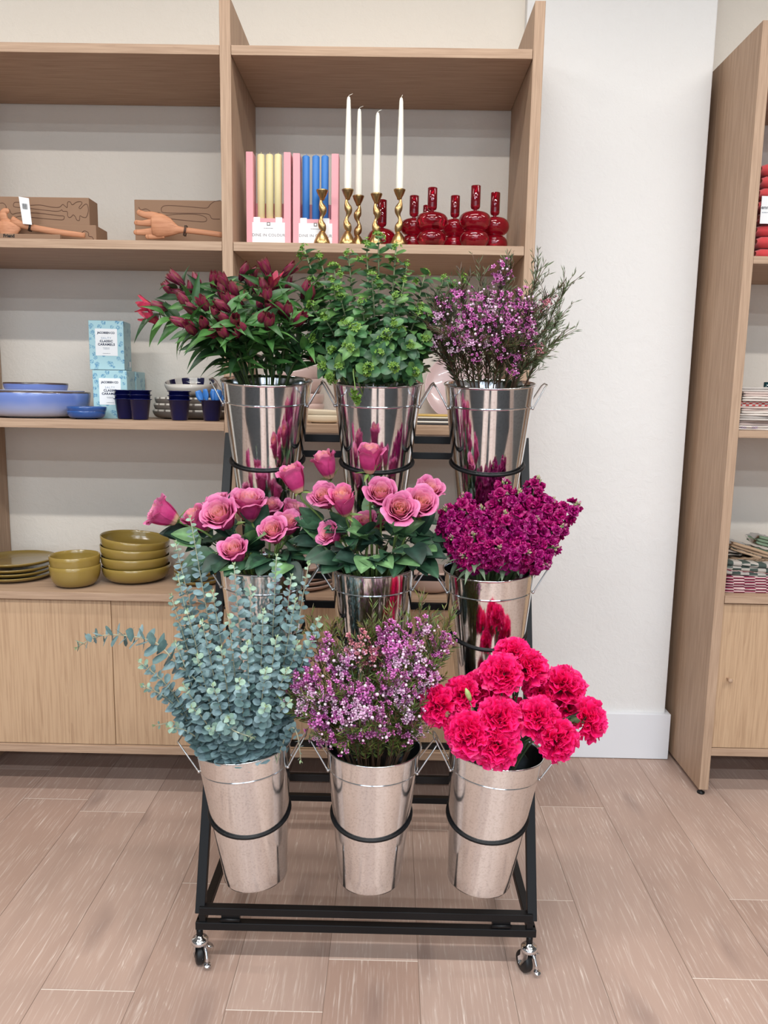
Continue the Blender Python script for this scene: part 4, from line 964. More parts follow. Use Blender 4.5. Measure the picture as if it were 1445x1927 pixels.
def leaf(q, base, d, nrm, L_, Wd, col, col2=None, curl=0.0, fold=0.25, shape='lance', nseg=7, midrib=None, twist=0.0):
    """one leaf blade: base point, direction, face normal"""
    d = Vector(d).normalized(); nrm = Vector(nrm); nrm = (nrm - d*nrm.dot(d))
    if nrm.length < 1e-5: nrm = d.orthogonal()
    nrm.normalize(); side = d.cross(nrm)
    vs = []; cs = []; col2 = col2 or col
    for i in range(nseg+1):
        t = i/nseg
        if shape == 'lance': w = math.sin(PI*min(1, t**0.72))*0.5 if t < 1 else 0
        elif shape == 'round': w = 0.5*math.sqrt(max(0, 1-(2*t-1)**2))**0.8
        elif shape == 'heart': w = 0.5*math.sin(PI*t**0.55)**0.75 if 0 < t < 1 else 0
        else: w = 0.5*math.sin(PI*t**0.8) if t < 1 else 0
        w = max(w, 0.02)*Wd
        c = Vector(base) + d*(L_*t*(1-0.15*abs(curl)*t)) + nrm*(-curl*L_*t*t*0.6)
        tw = twist*t; sd = side*math.cos(tw) + nrm*math.sin(tw); nn = nrm*math.cos(tw) - side*math.sin(tw)
        vs += [c - sd*w + nn*(fold*w), c - sd*w*0.5 + nn*(fold*w*0.35), c, c + sd*w*0.5 + nn*(fold*w*0.35), c + sd*w + nn*(fold*w)]
        cc = mixc(col, col2, t); mr = midrib or cc*1.25
        cs += [C4(cc), C4(cc), C4(mr), C4(cc), C4(cc)]
    fs = [(i*5+k, i*5+k+1, i*5+k+6, i*5+k+5) for i in range(nseg) for k in range(4)]
    q.add(vs, fs, cs)

# ---- templates ------------------------------------------------
def rose_mesh(seed, openness, name='bloom', pale=1.0):
    """rose bloom, base at origin, opening along +z"""
    rg_ = random.Random(seed); q = MB()
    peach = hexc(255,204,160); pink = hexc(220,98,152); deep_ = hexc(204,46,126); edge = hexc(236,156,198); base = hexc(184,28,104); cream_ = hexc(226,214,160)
    layers = [(2,0.0030,0.056,0.0,2.4),(3,0.0062,0.0575,0.0,1.9),(3,0.0098,0.0590,0.001,1.7),(4,0.0138,0.0600,0.0015,1.4),(4,0.0178,0.0605,0.003,1.25),(5,0.0218,0.0625,0.004,1.05),(5,0.0255,0.0630,0.006,0.98),(5,0.0285,0.0610,0.010,0.90)]
    if openness < 0.5: layers = [(3,0.005,0.060,0,1.9),(3,0.009,0.063,0,1.6),(4,0.013,0.065,0.001,1.3),(4,0.0175,0.066,0.004,1.1),(4,0.0215,0.066,0.008,1.0),(3,0.0245,0.062,0.012,1.0)]
    nl = len(layers)
    for li, (n, rr, h, flare, span) in enumerate(layers):
        a0 = rg_.uniform(0, 6.28)
        for k in range(n):
            a = a0 + 2*PI*k/n + rg_.uniform(-0.15,0.15); hh = h*rg_.uniform(0.95,1.04); fl = flare*rg_.uniform(0.7,1.35)*(0.6+0.7*openness); R0 = rr*rg_.uniform(0.95,1.05)
            ph = rg_.uniform(0,6); tipp = rg_.uniform(0.0,1.0)
            def fn(u, v):
                uu = 2*u-1
                prof = math.sin(min(1, 0.10+v*1.05)*PI/2)**0.75      # cup swelling
                wv = math.sin(PI*(0.16+0.84*v)**0.75)**0.35 if v < 0.97 else 0.55
                ang = a + uu*span*(0.55+0.45*wv)*(1.0-0.20*v*v)
                r = 0.004 + (R0-0.004)*prof*(1-0.10*(v > 0.6)*(v-0.6))
                lip = max(0, (v-0.72)/0.28)
                r += fl*lip*lip*(1-0.25*uu*uu) + 0.0013*math.sin(uu*4+ph)*lip + 0.0011*abs(uu)
                z = hh*v - 0.007*uu*uu*v*v*(0.8+0.5*li/nl) - fl*0.45*lip**3 - 0.0012*math.sin(uu*7+ph)*lip
                if li >= nl-2: z += 0.003*tipp*math.exp(-(uu*3)**2)*lip
                return (r*math.cos(ang), r*math.sin(ang), z)
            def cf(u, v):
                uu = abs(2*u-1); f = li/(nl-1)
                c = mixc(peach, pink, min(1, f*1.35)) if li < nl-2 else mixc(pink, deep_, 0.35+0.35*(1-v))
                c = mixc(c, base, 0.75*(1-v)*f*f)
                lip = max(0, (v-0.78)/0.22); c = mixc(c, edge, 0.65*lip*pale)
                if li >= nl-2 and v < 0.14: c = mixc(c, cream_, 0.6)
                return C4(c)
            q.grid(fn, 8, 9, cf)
    # receptacle
    q.col = C4(hexc(92,120,60)); q.lathe([(0,-0.006),(0.004,-0.005),(0.0075,-0.001),(0.008,0.004),(0.004,0.008),(0,0.008)], 12); q.col = None
    return q
def sepal_mesh(seed):
    rg_ = random.Random(seed); q = MB(); g = hexc(98,130,66)
    q.col = None
    for k in range(5):
        a = 2*PI*k/5+rg_.uniform(-.2,.2); o = Vector((math.cos(a)*0.006, math.sin(a)*0.006, -0.001)); out = Vector((math.cos(a), math.sin(a), rg_.uniform(-0.3,0.9)))
        leaf(q, o, out, Vector((0,0,1)), rg_.uniform(0.024,0.034), 0.009, g, hexc(130,150,84), curl=rg_.uniform(-0.6,0.5), fold=0.4, nseg=5)
    return q
def data_of(q, name, mat):
    o = q.build(name, mat); me = o.data; bpy.data.objects.remove(o); return me
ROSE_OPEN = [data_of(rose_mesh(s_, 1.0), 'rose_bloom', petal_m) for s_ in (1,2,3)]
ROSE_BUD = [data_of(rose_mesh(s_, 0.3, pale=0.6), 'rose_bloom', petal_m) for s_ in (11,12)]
SEPALS = [data_of(sepal_mesh(s_), 'rose_calyx', leaf_m) for s_ in (1,2)]

def carnation_mesh(seed):
    rg_ = random.Random(seed); q = MB()
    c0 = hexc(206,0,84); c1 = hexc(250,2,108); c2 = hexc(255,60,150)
    rings = [(11, 1.50, 0.040), (11, 1.22, 0.041), (10, 0.94, 0.041), (9, 0.66, 0.040), (7, 0.38, 0.038), (4, 0.14, 0.036)]
    for ri, (n, th, L_) in enumerate(rings):
        a0 = rg_.uniform(0, 6)
        for k in range(n):
            a = a0+2*PI*k/n+rg_.uniform(-.2,.2); th2 = th+rg_.uniform(-.14,.14); LL = L_*rg_.uniform(0.88,1.08)
            d = Vector((math.sin(th2)*math.cos(a), math.sin(th2)*math.sin(a), math.cos(th2))); sp = rg_.uniform(-0.9,0.9)
            n0 = Vector((-math.sin(a), math.cos(a), 0)); nn = d.cross(n0); sd = n0*math.cos(sp)+nn*math.sin(sp); nr = d.cross(sd)
            ph = rg_.uniform(0,6); fr = rg_.uniform(5,8); half = rg_.uniform(0.55,0.75)
            jag = [rg_.uniform(-0.0032,0.0028) for _ in range(13)]
            def fn(u, v):
                uu = 2*u-1; ang = uu*half*(0.35+0.65*v)
                rad = LL*(0.10+0.90*v); amp = 0.0052*v*v
                r2 = rad*(1+0.0) + (jag[int(round(u*12))] if v > 0.99 else 0)
                p = d*(r2*math.cos(ang)) + sd*(r2*math.sin(ang)*0.95) + nr*(amp*math.sin(uu*fr+ph) + 0.0018*math.sin(uu*17+ph*2)*v)
                p += (-nr if ri % 2 else nr)*0.004*v*v
                return p + Vector((0,0,-0.004))
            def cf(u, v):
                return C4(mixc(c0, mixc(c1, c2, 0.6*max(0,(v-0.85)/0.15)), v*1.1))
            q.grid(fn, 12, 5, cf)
    return q
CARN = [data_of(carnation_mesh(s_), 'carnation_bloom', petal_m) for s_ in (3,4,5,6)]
def calyx_mesh():
    q = MB(); q.col = C4(hexc(96,120,84)); q.lathe([(0,-0.030),(0.0045,-0.029),(0.0062,-0.020),(0.0066,-0.008),(0.0085,0.0),(0.006,0.003),(0,0.002)], 14)
    q.col = None
    for k in range(4):
        a = k*PI/2; leaf(q, (0.004*math.cos(a),0.004*math.sin(a),-0.031), (math.cos(a)*0.5,math.sin(a)*0.5,1), (math.cos(a),math.sin(a),0), 0.012, 0.006, hexc(100,126,90), nseg=3)
    return q
CALYX = data_of(calyx_mesh(), 'carnation_calyx', leaf_m)

def floret_mesh(seed):
    """double stock floret about 3 cm across, facing +z"""
    rg_ = random.Random(seed); q = MB(); c0 = hexc(92,0,60); c1 = hexc(158,0,92); c2 = hexc(188,10,118); c3 = hexc(178,14,124)
    purple_ = rg_.random()
    for (n, th, L_) in ((6,1.45,0.0195),(6,1.05,0.0185),(5,0.65,0.0175),(3,0.3,0.016)):
        a0 = rg_.uniform(0,6)
        for k in range(n):
            a = a0+2*PI*k/n+rg_.uniform(-.25,.25); th2 = th+rg_.uniform(-.35,.35); LL = L_*rg_.uniform(0.75,1.15)
            d = Vector((math.sin(th2)*math.cos(a), math.sin(th2)*math.sin(a), math.cos(th2))); sd = Vector((-math.sin(a), math.cos(a), 0)); nr = d.cross(sd); ph = rg_.uniform(0,6); cu = rg_.uniform(-0.2,0.5)
            def fn(u, v):
                uu = 2*u-1; w = math.sin(PI*min(0.93,0.12+v*0.80))**0.8*LL*0.55
                return d*(LL*v*(1-0.12*uu*uu*v)) + sd*(uu*w) + nr*(0.0026*math.sin(uu*5+ph)*v - cu*LL*v*v*0.5)
            def cf(u, v): return C4(mixc(c0, mixc(c1, c3 if purple_ > 0.6 else c2, v), 0.25+v*0.85))
            q.grid(fn, 4, 4, cf)
    return q
FLORET = [data_of(floret_mesh(s_), 'stock_floret', petal_m) for s_ in (1,2,3,4,5)]

def alstro_mesh(seed, opn):
    """narrow trumpet blossom along +z"""
    rg_ = random.Random(seed); q = MB()
    dk_ = hexc(58,10,38); mg = hexc(118,14,56); pk_ = hexc(190,60,108); st = hexc(226,170,120)
    if opn > 0.7: mg = hexc(196,36,84); dk_ = hexc(140,20,62); pk_ = hexc(232,96,130)
    for k in range(6):
        a = k*PI/3+rg_.uniform(-.1,.1); inner = k % 2; L_ = (0.046 if inner else 0.043)*rg_.uniform(0.95,1.05); Rm = 0.0085+0.003*opn
        def fn(u, v):
            uu = 2*u-1; r = 0.0018 + Rm*math.sin(min(1,v*1.25)*PI/2)**1.2 + (opn*0.012)*max(0,v-0.6)**1.2*2.4 - (1-opn)*0.009*max(0,v-0.62)*2.2
            w = (0.0022+0.0062*math.sin(PI*min(0.97,0.1+0.85*v))**0.9)*(0.85 if inner else 1.1)
            ang = a; c = Vector((math.cos(ang),math.sin(ang),0)); t_ = Vector((-math.sin(ang),math.cos(ang),0))
            return c*(r-(uu*uu)*w*0.35) + t_*(uu*w) + Vector((0,0,L_*v-0.003*uu*uu*v))
        def cf(u, v):
            uu = abs(2*u-1); c = mixc(dk_, mg, v*1.2); c = mixc(c, pk_, 0.6*max(0,uu-0.45)*(0.4+v))
            if uu < 0.25: c = mixc(c, st, 0.35*(1-v))
            if v > 0.93: c = mixc(c, hexc(90,110,50), 0.4)
            return C4(c)
        q.grid(fn, 5, 8, cf)
    q.col = C4(hexc(90,100,60)); q.lathe([(0,-0.006),(0.003,-0.005),(0.0035,0.0),(0.002,0.003),(0,0.003)], 8); q.col = None
    return q
ALS = [data_of(alstro_mesh(s_, o_), 'lily_blossom', petal_m) for s_, o_ in ((1,0.15),(2,0.3),(3,0.05),(4,0.9),(5,0.5))]

def wax_cluster(seed, tone):
    """head of tiny five-petalled blossoms and round buds"""
    rg_ = random.Random(seed); q = MB()
    base_ = {'magenta':(hexc(190,40,160), hexc(220,104,196)), 'light':(hexc(204,112,186), hexc(238,206,228)), 'plum':(hexc(156,36,130), hexc(196,84,166)), 'red':(hexc(176,62,84), hexc(214,120,130))}[tone]
    for i in range(19):
        p = Vector((rg_.gauss(0,0.0115), rg_.gauss(0,0.0115), rg_.gauss(0,0.0125)))
        d = (p*40+Vector((rg_.uniform(-.7,.7),rg_.uniform(-1.2,0.3),rg_.uniform(-.2,1.2)))).normalized(); M0 = Matrix.Translation(p) @ basis(d, rg_.uniform(0,6))
        r = rg_.uniform(0.0048,0.0064); c = mixc(base_[0], base_[1], rg_.random())
        q.M = M0
        if i % 5 == 4:
            q.col = C4(mixc(c, hexc(250,240,248), 0.7)); q.ball((0,0,0.001), r*0.5, 6); q.col = None; continue
        vs = [(0,0,-0.0008)]; cs = [C4(hexc(70,14,50))]; fs = []
        for k in range(5):
            a = 2*PI*k/5
            for (da, rr, zz, cc) in ((-0.42, r*0.5, 0.0002, c*0.8), (-0.46, r*0.88, 0.0014, c), (0, r*1.08, 0.0018, mixc(c,hexc(250,235,248),0.35)), (0.46, r*0.88, 0.0014, c), (0.42, r*0.5, 0.0002, c*0.8)):
                vs.append((rr*math.cos(a+da), rr*math.sin(a+da), zz)); cs.append(C4(cc))
            b_ = 1+k*5; fs.append((0,b_,b_+1,b_+2,b_+3,b_+4))
        q.add(vs, fs, cs)
        q.col = C4(hexc(96,40,70)); q.tube([(0,0,-0.004),(0,0,-0.0005)], [0.0012,0.0022], 5); q.col = None
    q.M = None
    return q
WAX = {t_: [data_of(wax_cluster(s_, t_), 'waxflower_blossoms', petal_m) for s_ in (1,2,3)] for t_ in ('magenta','light','plum','red')}

def bup_head(seed):
    rg_ = random.Random(seed); q = MB(); g0 = hexc(78,122,50); g1 = hexc(124,156,58)
    for i in range(9):
        d = Vector((rg_.uniform(-1,1),rg_.uniform(-1,1),rg_.uniform(0.1,1.4))).normalized(); o = d*rg_.uniform(0.006,0.015)
        for k in range(5):
            t_ = basis(d, k*1.256)
            leaf(q, o, (t_ @ Vector((1,0,0.45,))), d, 0.0085, 0.0048, g0, g1, nseg=3, fold=0.3)
    return q
BUP = [data_of(bup_head(s_), 'flower_head', leaf_m) for s_ in (1,2,3)]

# ---- stem helper -------------------------------------------------
def stem_path(B, tip, rg_, sag=0.0, spread=0.72, lift=0.0):
    top = B['top']; ax = B['ax']; RTm = B['RT']
    out = Vector(tip) - top; lat = out - ax*out.dot(ax); L_ = lat.length
    dirn = lat.normalized() if L_ > 1e-4 else Vector((1,0,0))
    rr = min(RTm*spread, L_*0.55)
    jit = Vector((rg_.uniform(-1,1), rg_.uniform(-1,1), 0))*0.018
    P1 = top + dirn*rr + jit*0.6
    d1 = P1-top; d1 -= ax*d1.dot(ax)
    if d1.length > RTm*0.80: P1 = top + d1.normalized()*RTm*0.80
    base = top - ax*(B['H']*0.80) - dirn*min(rr*0.45,0.03) + jit*0.4
    mid = P1 + (Vector(tip)-P1)*0.55 + Vector((0,0,1))*(0.02*L_/0.2 + lift) 
    return crom([base, P1, mid, Vector(tip) ], 6)
def path_at(P, t):
    x = t*(len(P)-1); i = min(int(x), len(P)-2); f = x-i
    return P[i]*(1-f)+P[i+1]*f, (P[i+1]-P[i]).normalized()
def stem_part(t, P, r0, r1, col, mat=None):
    q = MB(); n = len(P); cols = [C4(col)]*n
    q.tube(P, [r0+(r1-r0)*i/(n-1) for i in range(n)], 6, cols=cols); return q.build('stem', mat or leaf_m, t)

# ---- roses ----------------------------------------------------------
def rose(B, px, py, Y, face, size, label, kind='open', seed=0, nleaf=3):
    rg_ = random.Random(seed*7+3); P0 = at(px, py, Y); face = Vector(face).normalized()
    size *= 1.12; base = P0 - face*(0.032*size)
    P = stem_path(B, base - face*0.02, rg_, spread=0.6); P.append(base - face*0.004)
    t = thing('rose', label, 'rose', P[0])
    stem_part(t, P, 0.0032, 0.0026, hexc(112,140,72))
    data = ROSE_OPEN[seed % 3] if kind == 'open' else ROSE_BUD[seed % 2]
    M = Matrix.Translation(base) @ basis(face, seed*1.7) @ Matrix.Diagonal((size,size,size,1))
    inst(data, 'bloom', t, M); inst(SEPALS[seed % 2], 'calyx', t, M)
    for i in range(nleaf):
        u = rg_.uniform(0.45,0.80); p, d = path_at(P, u)
        if p.z < B['top'].z+0.005: p = p + Vector((0,0,0.02))
        out = (p-B['top']); out.z = 0; out = (out.normalized() if out.length > 0.01 else Vector((rg_.uniform(-1,1),-1,0)).normalized())
        out = (out + Vector((rg_.uniform(-.9,.9), rg_.uniform(-.9,.4), rg_.uniform(-0.35,0.5)))).normalized()
        q = MB(); st = p + out*0.018
        g = rg_.choice((hexc(40,66,50), hexc(50,82,58), hexc(34,56,46), hexc(88,122,82)))
        q.tube([p, p+out*0.009+Vector((0,0,0.003)), st], 0.0012, 5, cols=[C4(g)]*3)
        leaf(q, st, out+Vector((0,0,-0.15)), Vector((rg_.uniform(-.3,.3),-0.45,1)), rg_.uniform(0.048,0.066), rg_.uniform(0.034,0.044), g, g*1.1, curl=rg_.uniform(0.1,0.6), fold=0.18, shape='heart', nseg=9, midrib=g*1.7)
        q.build('leaf', leaf_m, t)
    return t
Bl = BK[(2,0)]; Bm = BK[(2,1)]
ROSES_L = [
 (308,967,1.80,(-0.80,-0.30,0.50),0.98,'open','pink rose leaning far out over the olive bowls, leftmost of all',3),
 (374,981,1.84,(-0.45,-0.35,0.8),0.95,'bud','half-open pink rose between the leftmost rose and the big peach-centred one',2),
 (412,950,1.92,(-0.3,-0.2,0.9),0.80,'open','pink rose mostly hidden behind the big peach-centred one on the left',2),
 (417,974,1.78,(-0.22,-0.72,0.66),1.08,'open','big peach-centred pink rose, second from the left in front',3),
 (468,953,1.84,(0.05,-0.35,0.93),1.10,'open','large upright pink rose in the centre of the left rose bucket',3),
 (509,957,1.92,(0.1,-0.5,0.85),0.72,'open','small salmon pink rose behind, right of the large upright one',2),
 (551,967,1.88,(0.45,-0.2,0.85),0.85,'open','lilac pink rose at the right side of the left rose bucket',3),
 (515,1003,1.76,(-0.12,-0.72,0.66),0.86,'open','pink rose with peach heart in front, right part of the left rose bucket',3),
 (542,988,1.82,(0.15,-0.55,0.8),0.78,'open','pink rose tucked behind the peach-hearted one on the right',2),
 (442,1040,1.72,(-0.15,-0.6,0.75),0.84,'open','low pink rose hanging over the front rim of the left bucket',3)]
for i, (x, y, Y, f, s_, k, lab, nl) in enumerate(ROSES_L): rose(Bl, x, y, Y, f, s_, lab, k, i, nl)
ROSES_M = [
 (553,902,1.80,(-0.35,-0.15,0.92),0.94,'bud','tall pink rosebud reaching above the gap between two rose buckets',2),
 (613,876,1.84,(-0.30,-0.20,0.93),0.92,'bud','tall magenta-pink rosebud second from the top, left of the highest one',2),
 (696,864,1.80,(0.02,-0.25,0.96),0.94,'bud','highest pink rosebud standing before the middle top bucket',2),
 (612,938,1.80,(-0.25,-0.65,0.7),0.82,'open','salmon-hearted rose at the left of the middle rose bucket',3),
 (646,946,1.74,(-0.12,-0.5,0.85),0.96,'bud','big pink rose in front of the salmon-hearted one, middle bucket',3),
 (716,933,1.80,(0.0,-0.7,0.7),0.92,'open','open rose with orange heart below the highest rosebud',3),
 (752,961,1.72,(0.02,-0.85,0.5),0.94,'open','rose facing the viewer with orange heart at the front of the middle bucket',3),
 (790,951,1.76,(0.15,-0.75,0.62),0.98,'open','open peach-hearted rose right of the one facing the viewer',3),
 (806,927,1.86,(0.3,-0.5,0.8),0.88,'open','rose at the right rear of the middle bucket, beside the stock flowers',3),
 (623,1006,1.76,(-0.6,-0.6,0.45),0.72,'open','small mauve rose low on the left of the middle bucket',2),
 (688,986,1.84,(-0.1,-0.5,0.8),0.72,'open','small rose hidden low behind leaves in the middle bucket',2),
 (712,975,1.90,(0.1,-0.3,0.9),0.80,'bud','half-hidden magenta rose behind the stems of the middle bucket',2)]
for i, (x, y, Y, f, s_, k, lab, nl) in enumerate(ROSES_M): rose(Bm, x, y, Y, f, s_, lab, k, i+20, nl)
# extra leafy collar of each rose bucket comes from leafy rose stems
def rose_foliage(B, targets, tagtxt, seed):
    for j, (x, y, Y) in enumerate(targets):
        rg_ = random.Random(seed+j); tip = at(x, y, Y); P = stem_path(B, tip, rg_, spread=0.75)
        t = thing('rose_leaf_stem', tagtxt[0], 'leaf', P[0], tagtxt[1]); stem_part(t, P, 0.0022, 0.0014, hexc(80,104,60))
        pd = (P[-1]-P[-4]).normalized()
        for k in range(3):
            out = (pd + Vector((rg_.uniform(-1,1)*0.9*(k > 0), rg_.uniform(-.7,.2), rg_.uniform(-.6,.2)))).normalized(); q = MB()
            g = rg_.choice((hexc(38,64,50), hexc(46,78,56), hexc(32,54,46), hexc(92,128,84)))
            leaf(q, P[-1-k], out, Vector((rg_.uniform(-.3,.3),-0.7,0.8)), rg_.uniform(0.060,0.080), rg_.uniform(0.044,0.056), g, g*1.15, curl=rg_.uniform(0.1,0.5), fold=0.15, shape='heart', nseg=9, midrib=g*1.8)
            q.build('leaf', leaf_m, t)
rose_foliage(Bl, [(370,1010,1.80),(400,1040,1.76),(470,1020,1.76),(500,1050,1.74),(560,1030,1.80),(540,1060,1.74),(440,1000,1.80),(352,1000,1.84),(590,1000,1.84),(395,1010,1.84),(420,1050,1.72),(455,1055,1.73),(485,1035,1.78),(525,1045,1.78),(575,1010,1.86),(480,990,1.86),(530,1015,1.86),(380,1055,1.82)], ('dark green rose leaves at the rim of the left rose bucket','rose leaves in the left rose bucket'), 100)
rose_foliage(Bm, [(600,985,1.82),(618,1040,1.74),(650,1030,1.72),(690,1048,1.70),(735,1040,1.72),(775,1030,1.72),(800,1035,1.76),(825,1000,1.82),(590,1020,1.80),(690,1005,1.76),(750,1005,1.76),(650,1000,1.80),(635,1050,1.72),(670,1050,1.70),(712,1050,1.70),(755,1050,1.71),(790,1050,1.76),(670,1020,1.78),(720,1015,1.78),(780,1000,1.82),(610,1010,1.82),(700,970,1.88),(740,1000,1.86),(815,1020,1.84)], ('dark green rose leaves at the rim of the middle rose bucket','rose leaves in the middle rose bucket'), 140)

# ---- carnations ----------------------------------------------------
Bc = BK[(3,2)]
CARNS = [
 (964,1222,1.66,(-0.1,-0.3,0.9),0.92,'highest carnation, at the top left of the crown'),
 (1000,1250,1.64,(0.3,-0.4,0.85),1.02,'carnation just below and right of the highest one'),
 (944,1262,1.60,(-0.15,-0.6,0.75),1.02,'carnation below the highest one, above the dark gap'),
 (900,1287,1.66,(-0.4,-0.4,0.8),0.95,'carnation left of the dark gap, second row'),
 (862,1302,1.60,(-0.6,-0.5,0.6),0.92,'carnation with green bud beside it, upper left'),
 (813,1326,1.58,(-0.8,-0.5,0.3),0.95,'leftmost carnation, reaching past the bucket'),
 (925,1318,1.72,(-0.1,-0.3,0.9),0.95,'shaded carnation deep behind the dark gap'),
 (1068,1286,1.66,(0.4,-0.4,0.8),1.12,'large carnation at the upper right against the white wall'),
 (1022,1297,1.66,(0.2,-0.5,0.8),0.90,'carnation left of the large upper right one'),
 (1078,1330,1.66,(0.5,-0.5,0.6),0.92,'carnation between the large upper right one and the rightmost'),
 (1118,1352,1.60,(0.85,-0.45,0.3),1.02,'rightmost carnation of the bunch'),
 (1016,1349,1.56,(0.1,-0.8,0.55),1.02,'carnation facing the viewer in the centre right'),
 (1058,1395,1.54,(0.5,-0.75,0.1),1.02,'lowest right carnation before the baseboard'),
 (940,1352,1.55,(-0.05,-0.75,0.65),1.12,'big carnation in the middle of the front'),
 (876,1384,1.53,(-0.4,-0.85,0.3),1.08,'round carnation over the left front rim'),
 (936,1412,1.52,(0.0,-0.9,-0.1),1.05,'lowest carnation hanging over the front rim'),
 (856,1366,1.66,(-0.7,-0.3,0.4),0.85,'carnation half hidden behind the round one on the left'),
 (970,1335,1.68,(0.05,-0.4,0.9),0.85,'carnation behind, just under the dark gap')]
for i, (x, y, Y, f, s_, lab) in enumerate(CARNS):
    rg_ = random.Random(i+500); f = Vector(f).normalized(); c = at(x, y, Y); base = c - f*0.016
    P = stem_path(Bc, base - f*0.045*s_, rg_, spread=0.55); P.append(base - f*0.025)
    t = thing('carnation', 'hot pink '+lab, 'carnation', P[0])
    stem_part(t, P, 0.0026, 0.0020, hexc(92,116,84))
    M = Matrix.Translation(base) @ basis(f, i*1.3) @ Matrix.Diagonal((s_*1.17,s_*1.17,s_*1.17,1))
    inst(CARN[i % 4], 'bloom', t, M); inst(CALYX, 'calyx', t, M)
    for k in range(6):
        q = MB(); p, d = path_at(P, rg_.uniform(0.36,0.80)); side = Vector((rg_.uniform(-1,1),rg_.uniform(-1,.5),0.2))
        leaf(q, p, d+side*0.7, side, rg_.uniform(0.05,0.08), 0.008, hexc(60,84,62), hexc(80,104,80), curl=rg_.uniform(-.3,.8), nseg=6); q.build('leaf', leaf_matte, t)
    if i == 4:
        q = MB(); q.M = Matrix.Translation(at(881,1308,1.57)) @ basis((-0.35,-0.2,0.9)); q.col = C4(hexc(168,190,120)); q.lathe([(0,-0.016),(0.004,-0.014),(0.0062,-0.002),(0.0055,0.008),(0.002,0.017),(0,0.019)], 12); q.col = None
        q.M = None; q.tube([at(884,1322,1.57), at(896,1345,1.585), at(902,1370,1.60)], 0.0014, 6, cols=[C4(hexc(96,120,84))]*3); q.build('bud', leaf_m, t)

# ---- stock ---------------------------------------------------------
Bs = BK[(2,2)]
STOCK = [(948,905,1.84),(1012,900,1.84),(978,925,1.78),(1040,940,1.80),(1088,948,1.80),(872,932,1.82),(838,955,1.80),(905,955,1.76),(950,965,1.73),(1010,975,1.73),(1062,990,1.76),(1048,1030,1.74),(850,1010,1.76),(890,1005,1.71),(940,1030,1.68),(995,1040,1.68),(1030,1062,1.70),(870,1045,1.72)]
for i, (x, y, Y) in enumerate(STOCK):
    rg_ = random.Random(i+900); tip = at(x, y, Y); P = stem_path(Bs, tip, rg_, spread=0.6)
    lab = {4:'magenta stock stem reaching furthest right, with pale buds', 0:'magenta stock stem with bud tip highest on the left', 1:'magenta stock stem highest of the bunch, against the white wall', 6:'magenta stock stem with greenish buds at the far left beside the roses', 11:'magenta stock stem hanging low on the right with a pale bud tip'}.get(i)
    t = thing('stock_flower', lab or 'magenta stock stem in the dense middle of the bunch', 'stock flower', P[0], None if lab else 'magenta stock stems'); stem_part(t, P, 0.0034, 0.0022, hexc(110,132,86))
    d = (P[-1]-P[-5]).normalized()
    for k in range(17):
        u = k/16; a = k*2.4+i; p = P[-1] - d*(0.006+0.095*u); o = d.orthogonal().normalized(); o2 = d.cross(o); rad = (o*math.cos(a)+o2*math.sin(a))
        rr = 0.010+0.014*min(1, u*2.2); sc = (0.66+0.44*min(1,u*2))*rg_.uniform(0.9,1.15)
        f = (rad + d*(0.9-0.7*u)+Vector((0,-0.25,0.1))).normalized()
        inst(FLORET[rg_.randrange(5)], 'floret', t, Matrix.Translation(p+rad*rr) @ basis(f, rg_.uniform(0,6)) @ Matrix.Diagonal((sc,sc,sc,1)))
    q = MB()
    for k in range(7):
        a = k*2.4; o = d.orthogonal().normalized(); o2 = d.cross(o); q.col = C4(mixc(hexc(150,164,104), hexc(176,80,140), rg_.random()))
        q.M = Matrix.Translation(P[-1]+d*(0.003-0.0018*k)+(o*math.cos(a)+o2*math.sin(a))*(0.0015*k)) @ basis(d+(o*math.cos(a)+o2*math.sin(a))*0.4); q.lathe([(0,-0.003),(0.0022,-0.001),(0.0026,0.002),(0.001,0.006),(0,0.0065)], 8)
    q.M = None; q.col = None; q.build('bud_tip', leaf_m, t)
    for k in range(3):
        q = MB(); p, dd = path_at(P, rg_.uniform(0.38,0.6)); p.z = max(p.z, Bs['top'].z-0.005); side = Vector((rg_.uniform(-1,1),rg_.uniform(-1.2,.2),-0.1)).normalized()
        leaf(q, p, side+Vector((0,0,0.1)), Vector((0,-0.3,1)), rg_.uniform(0.05,0.08), 0.014, hexc(96,116,92), hexc(120,138,112), curl=rg_.uniform(0.2,1.2), nseg=8, shape='oval'); q.build('leaf', leaf_matte, t)

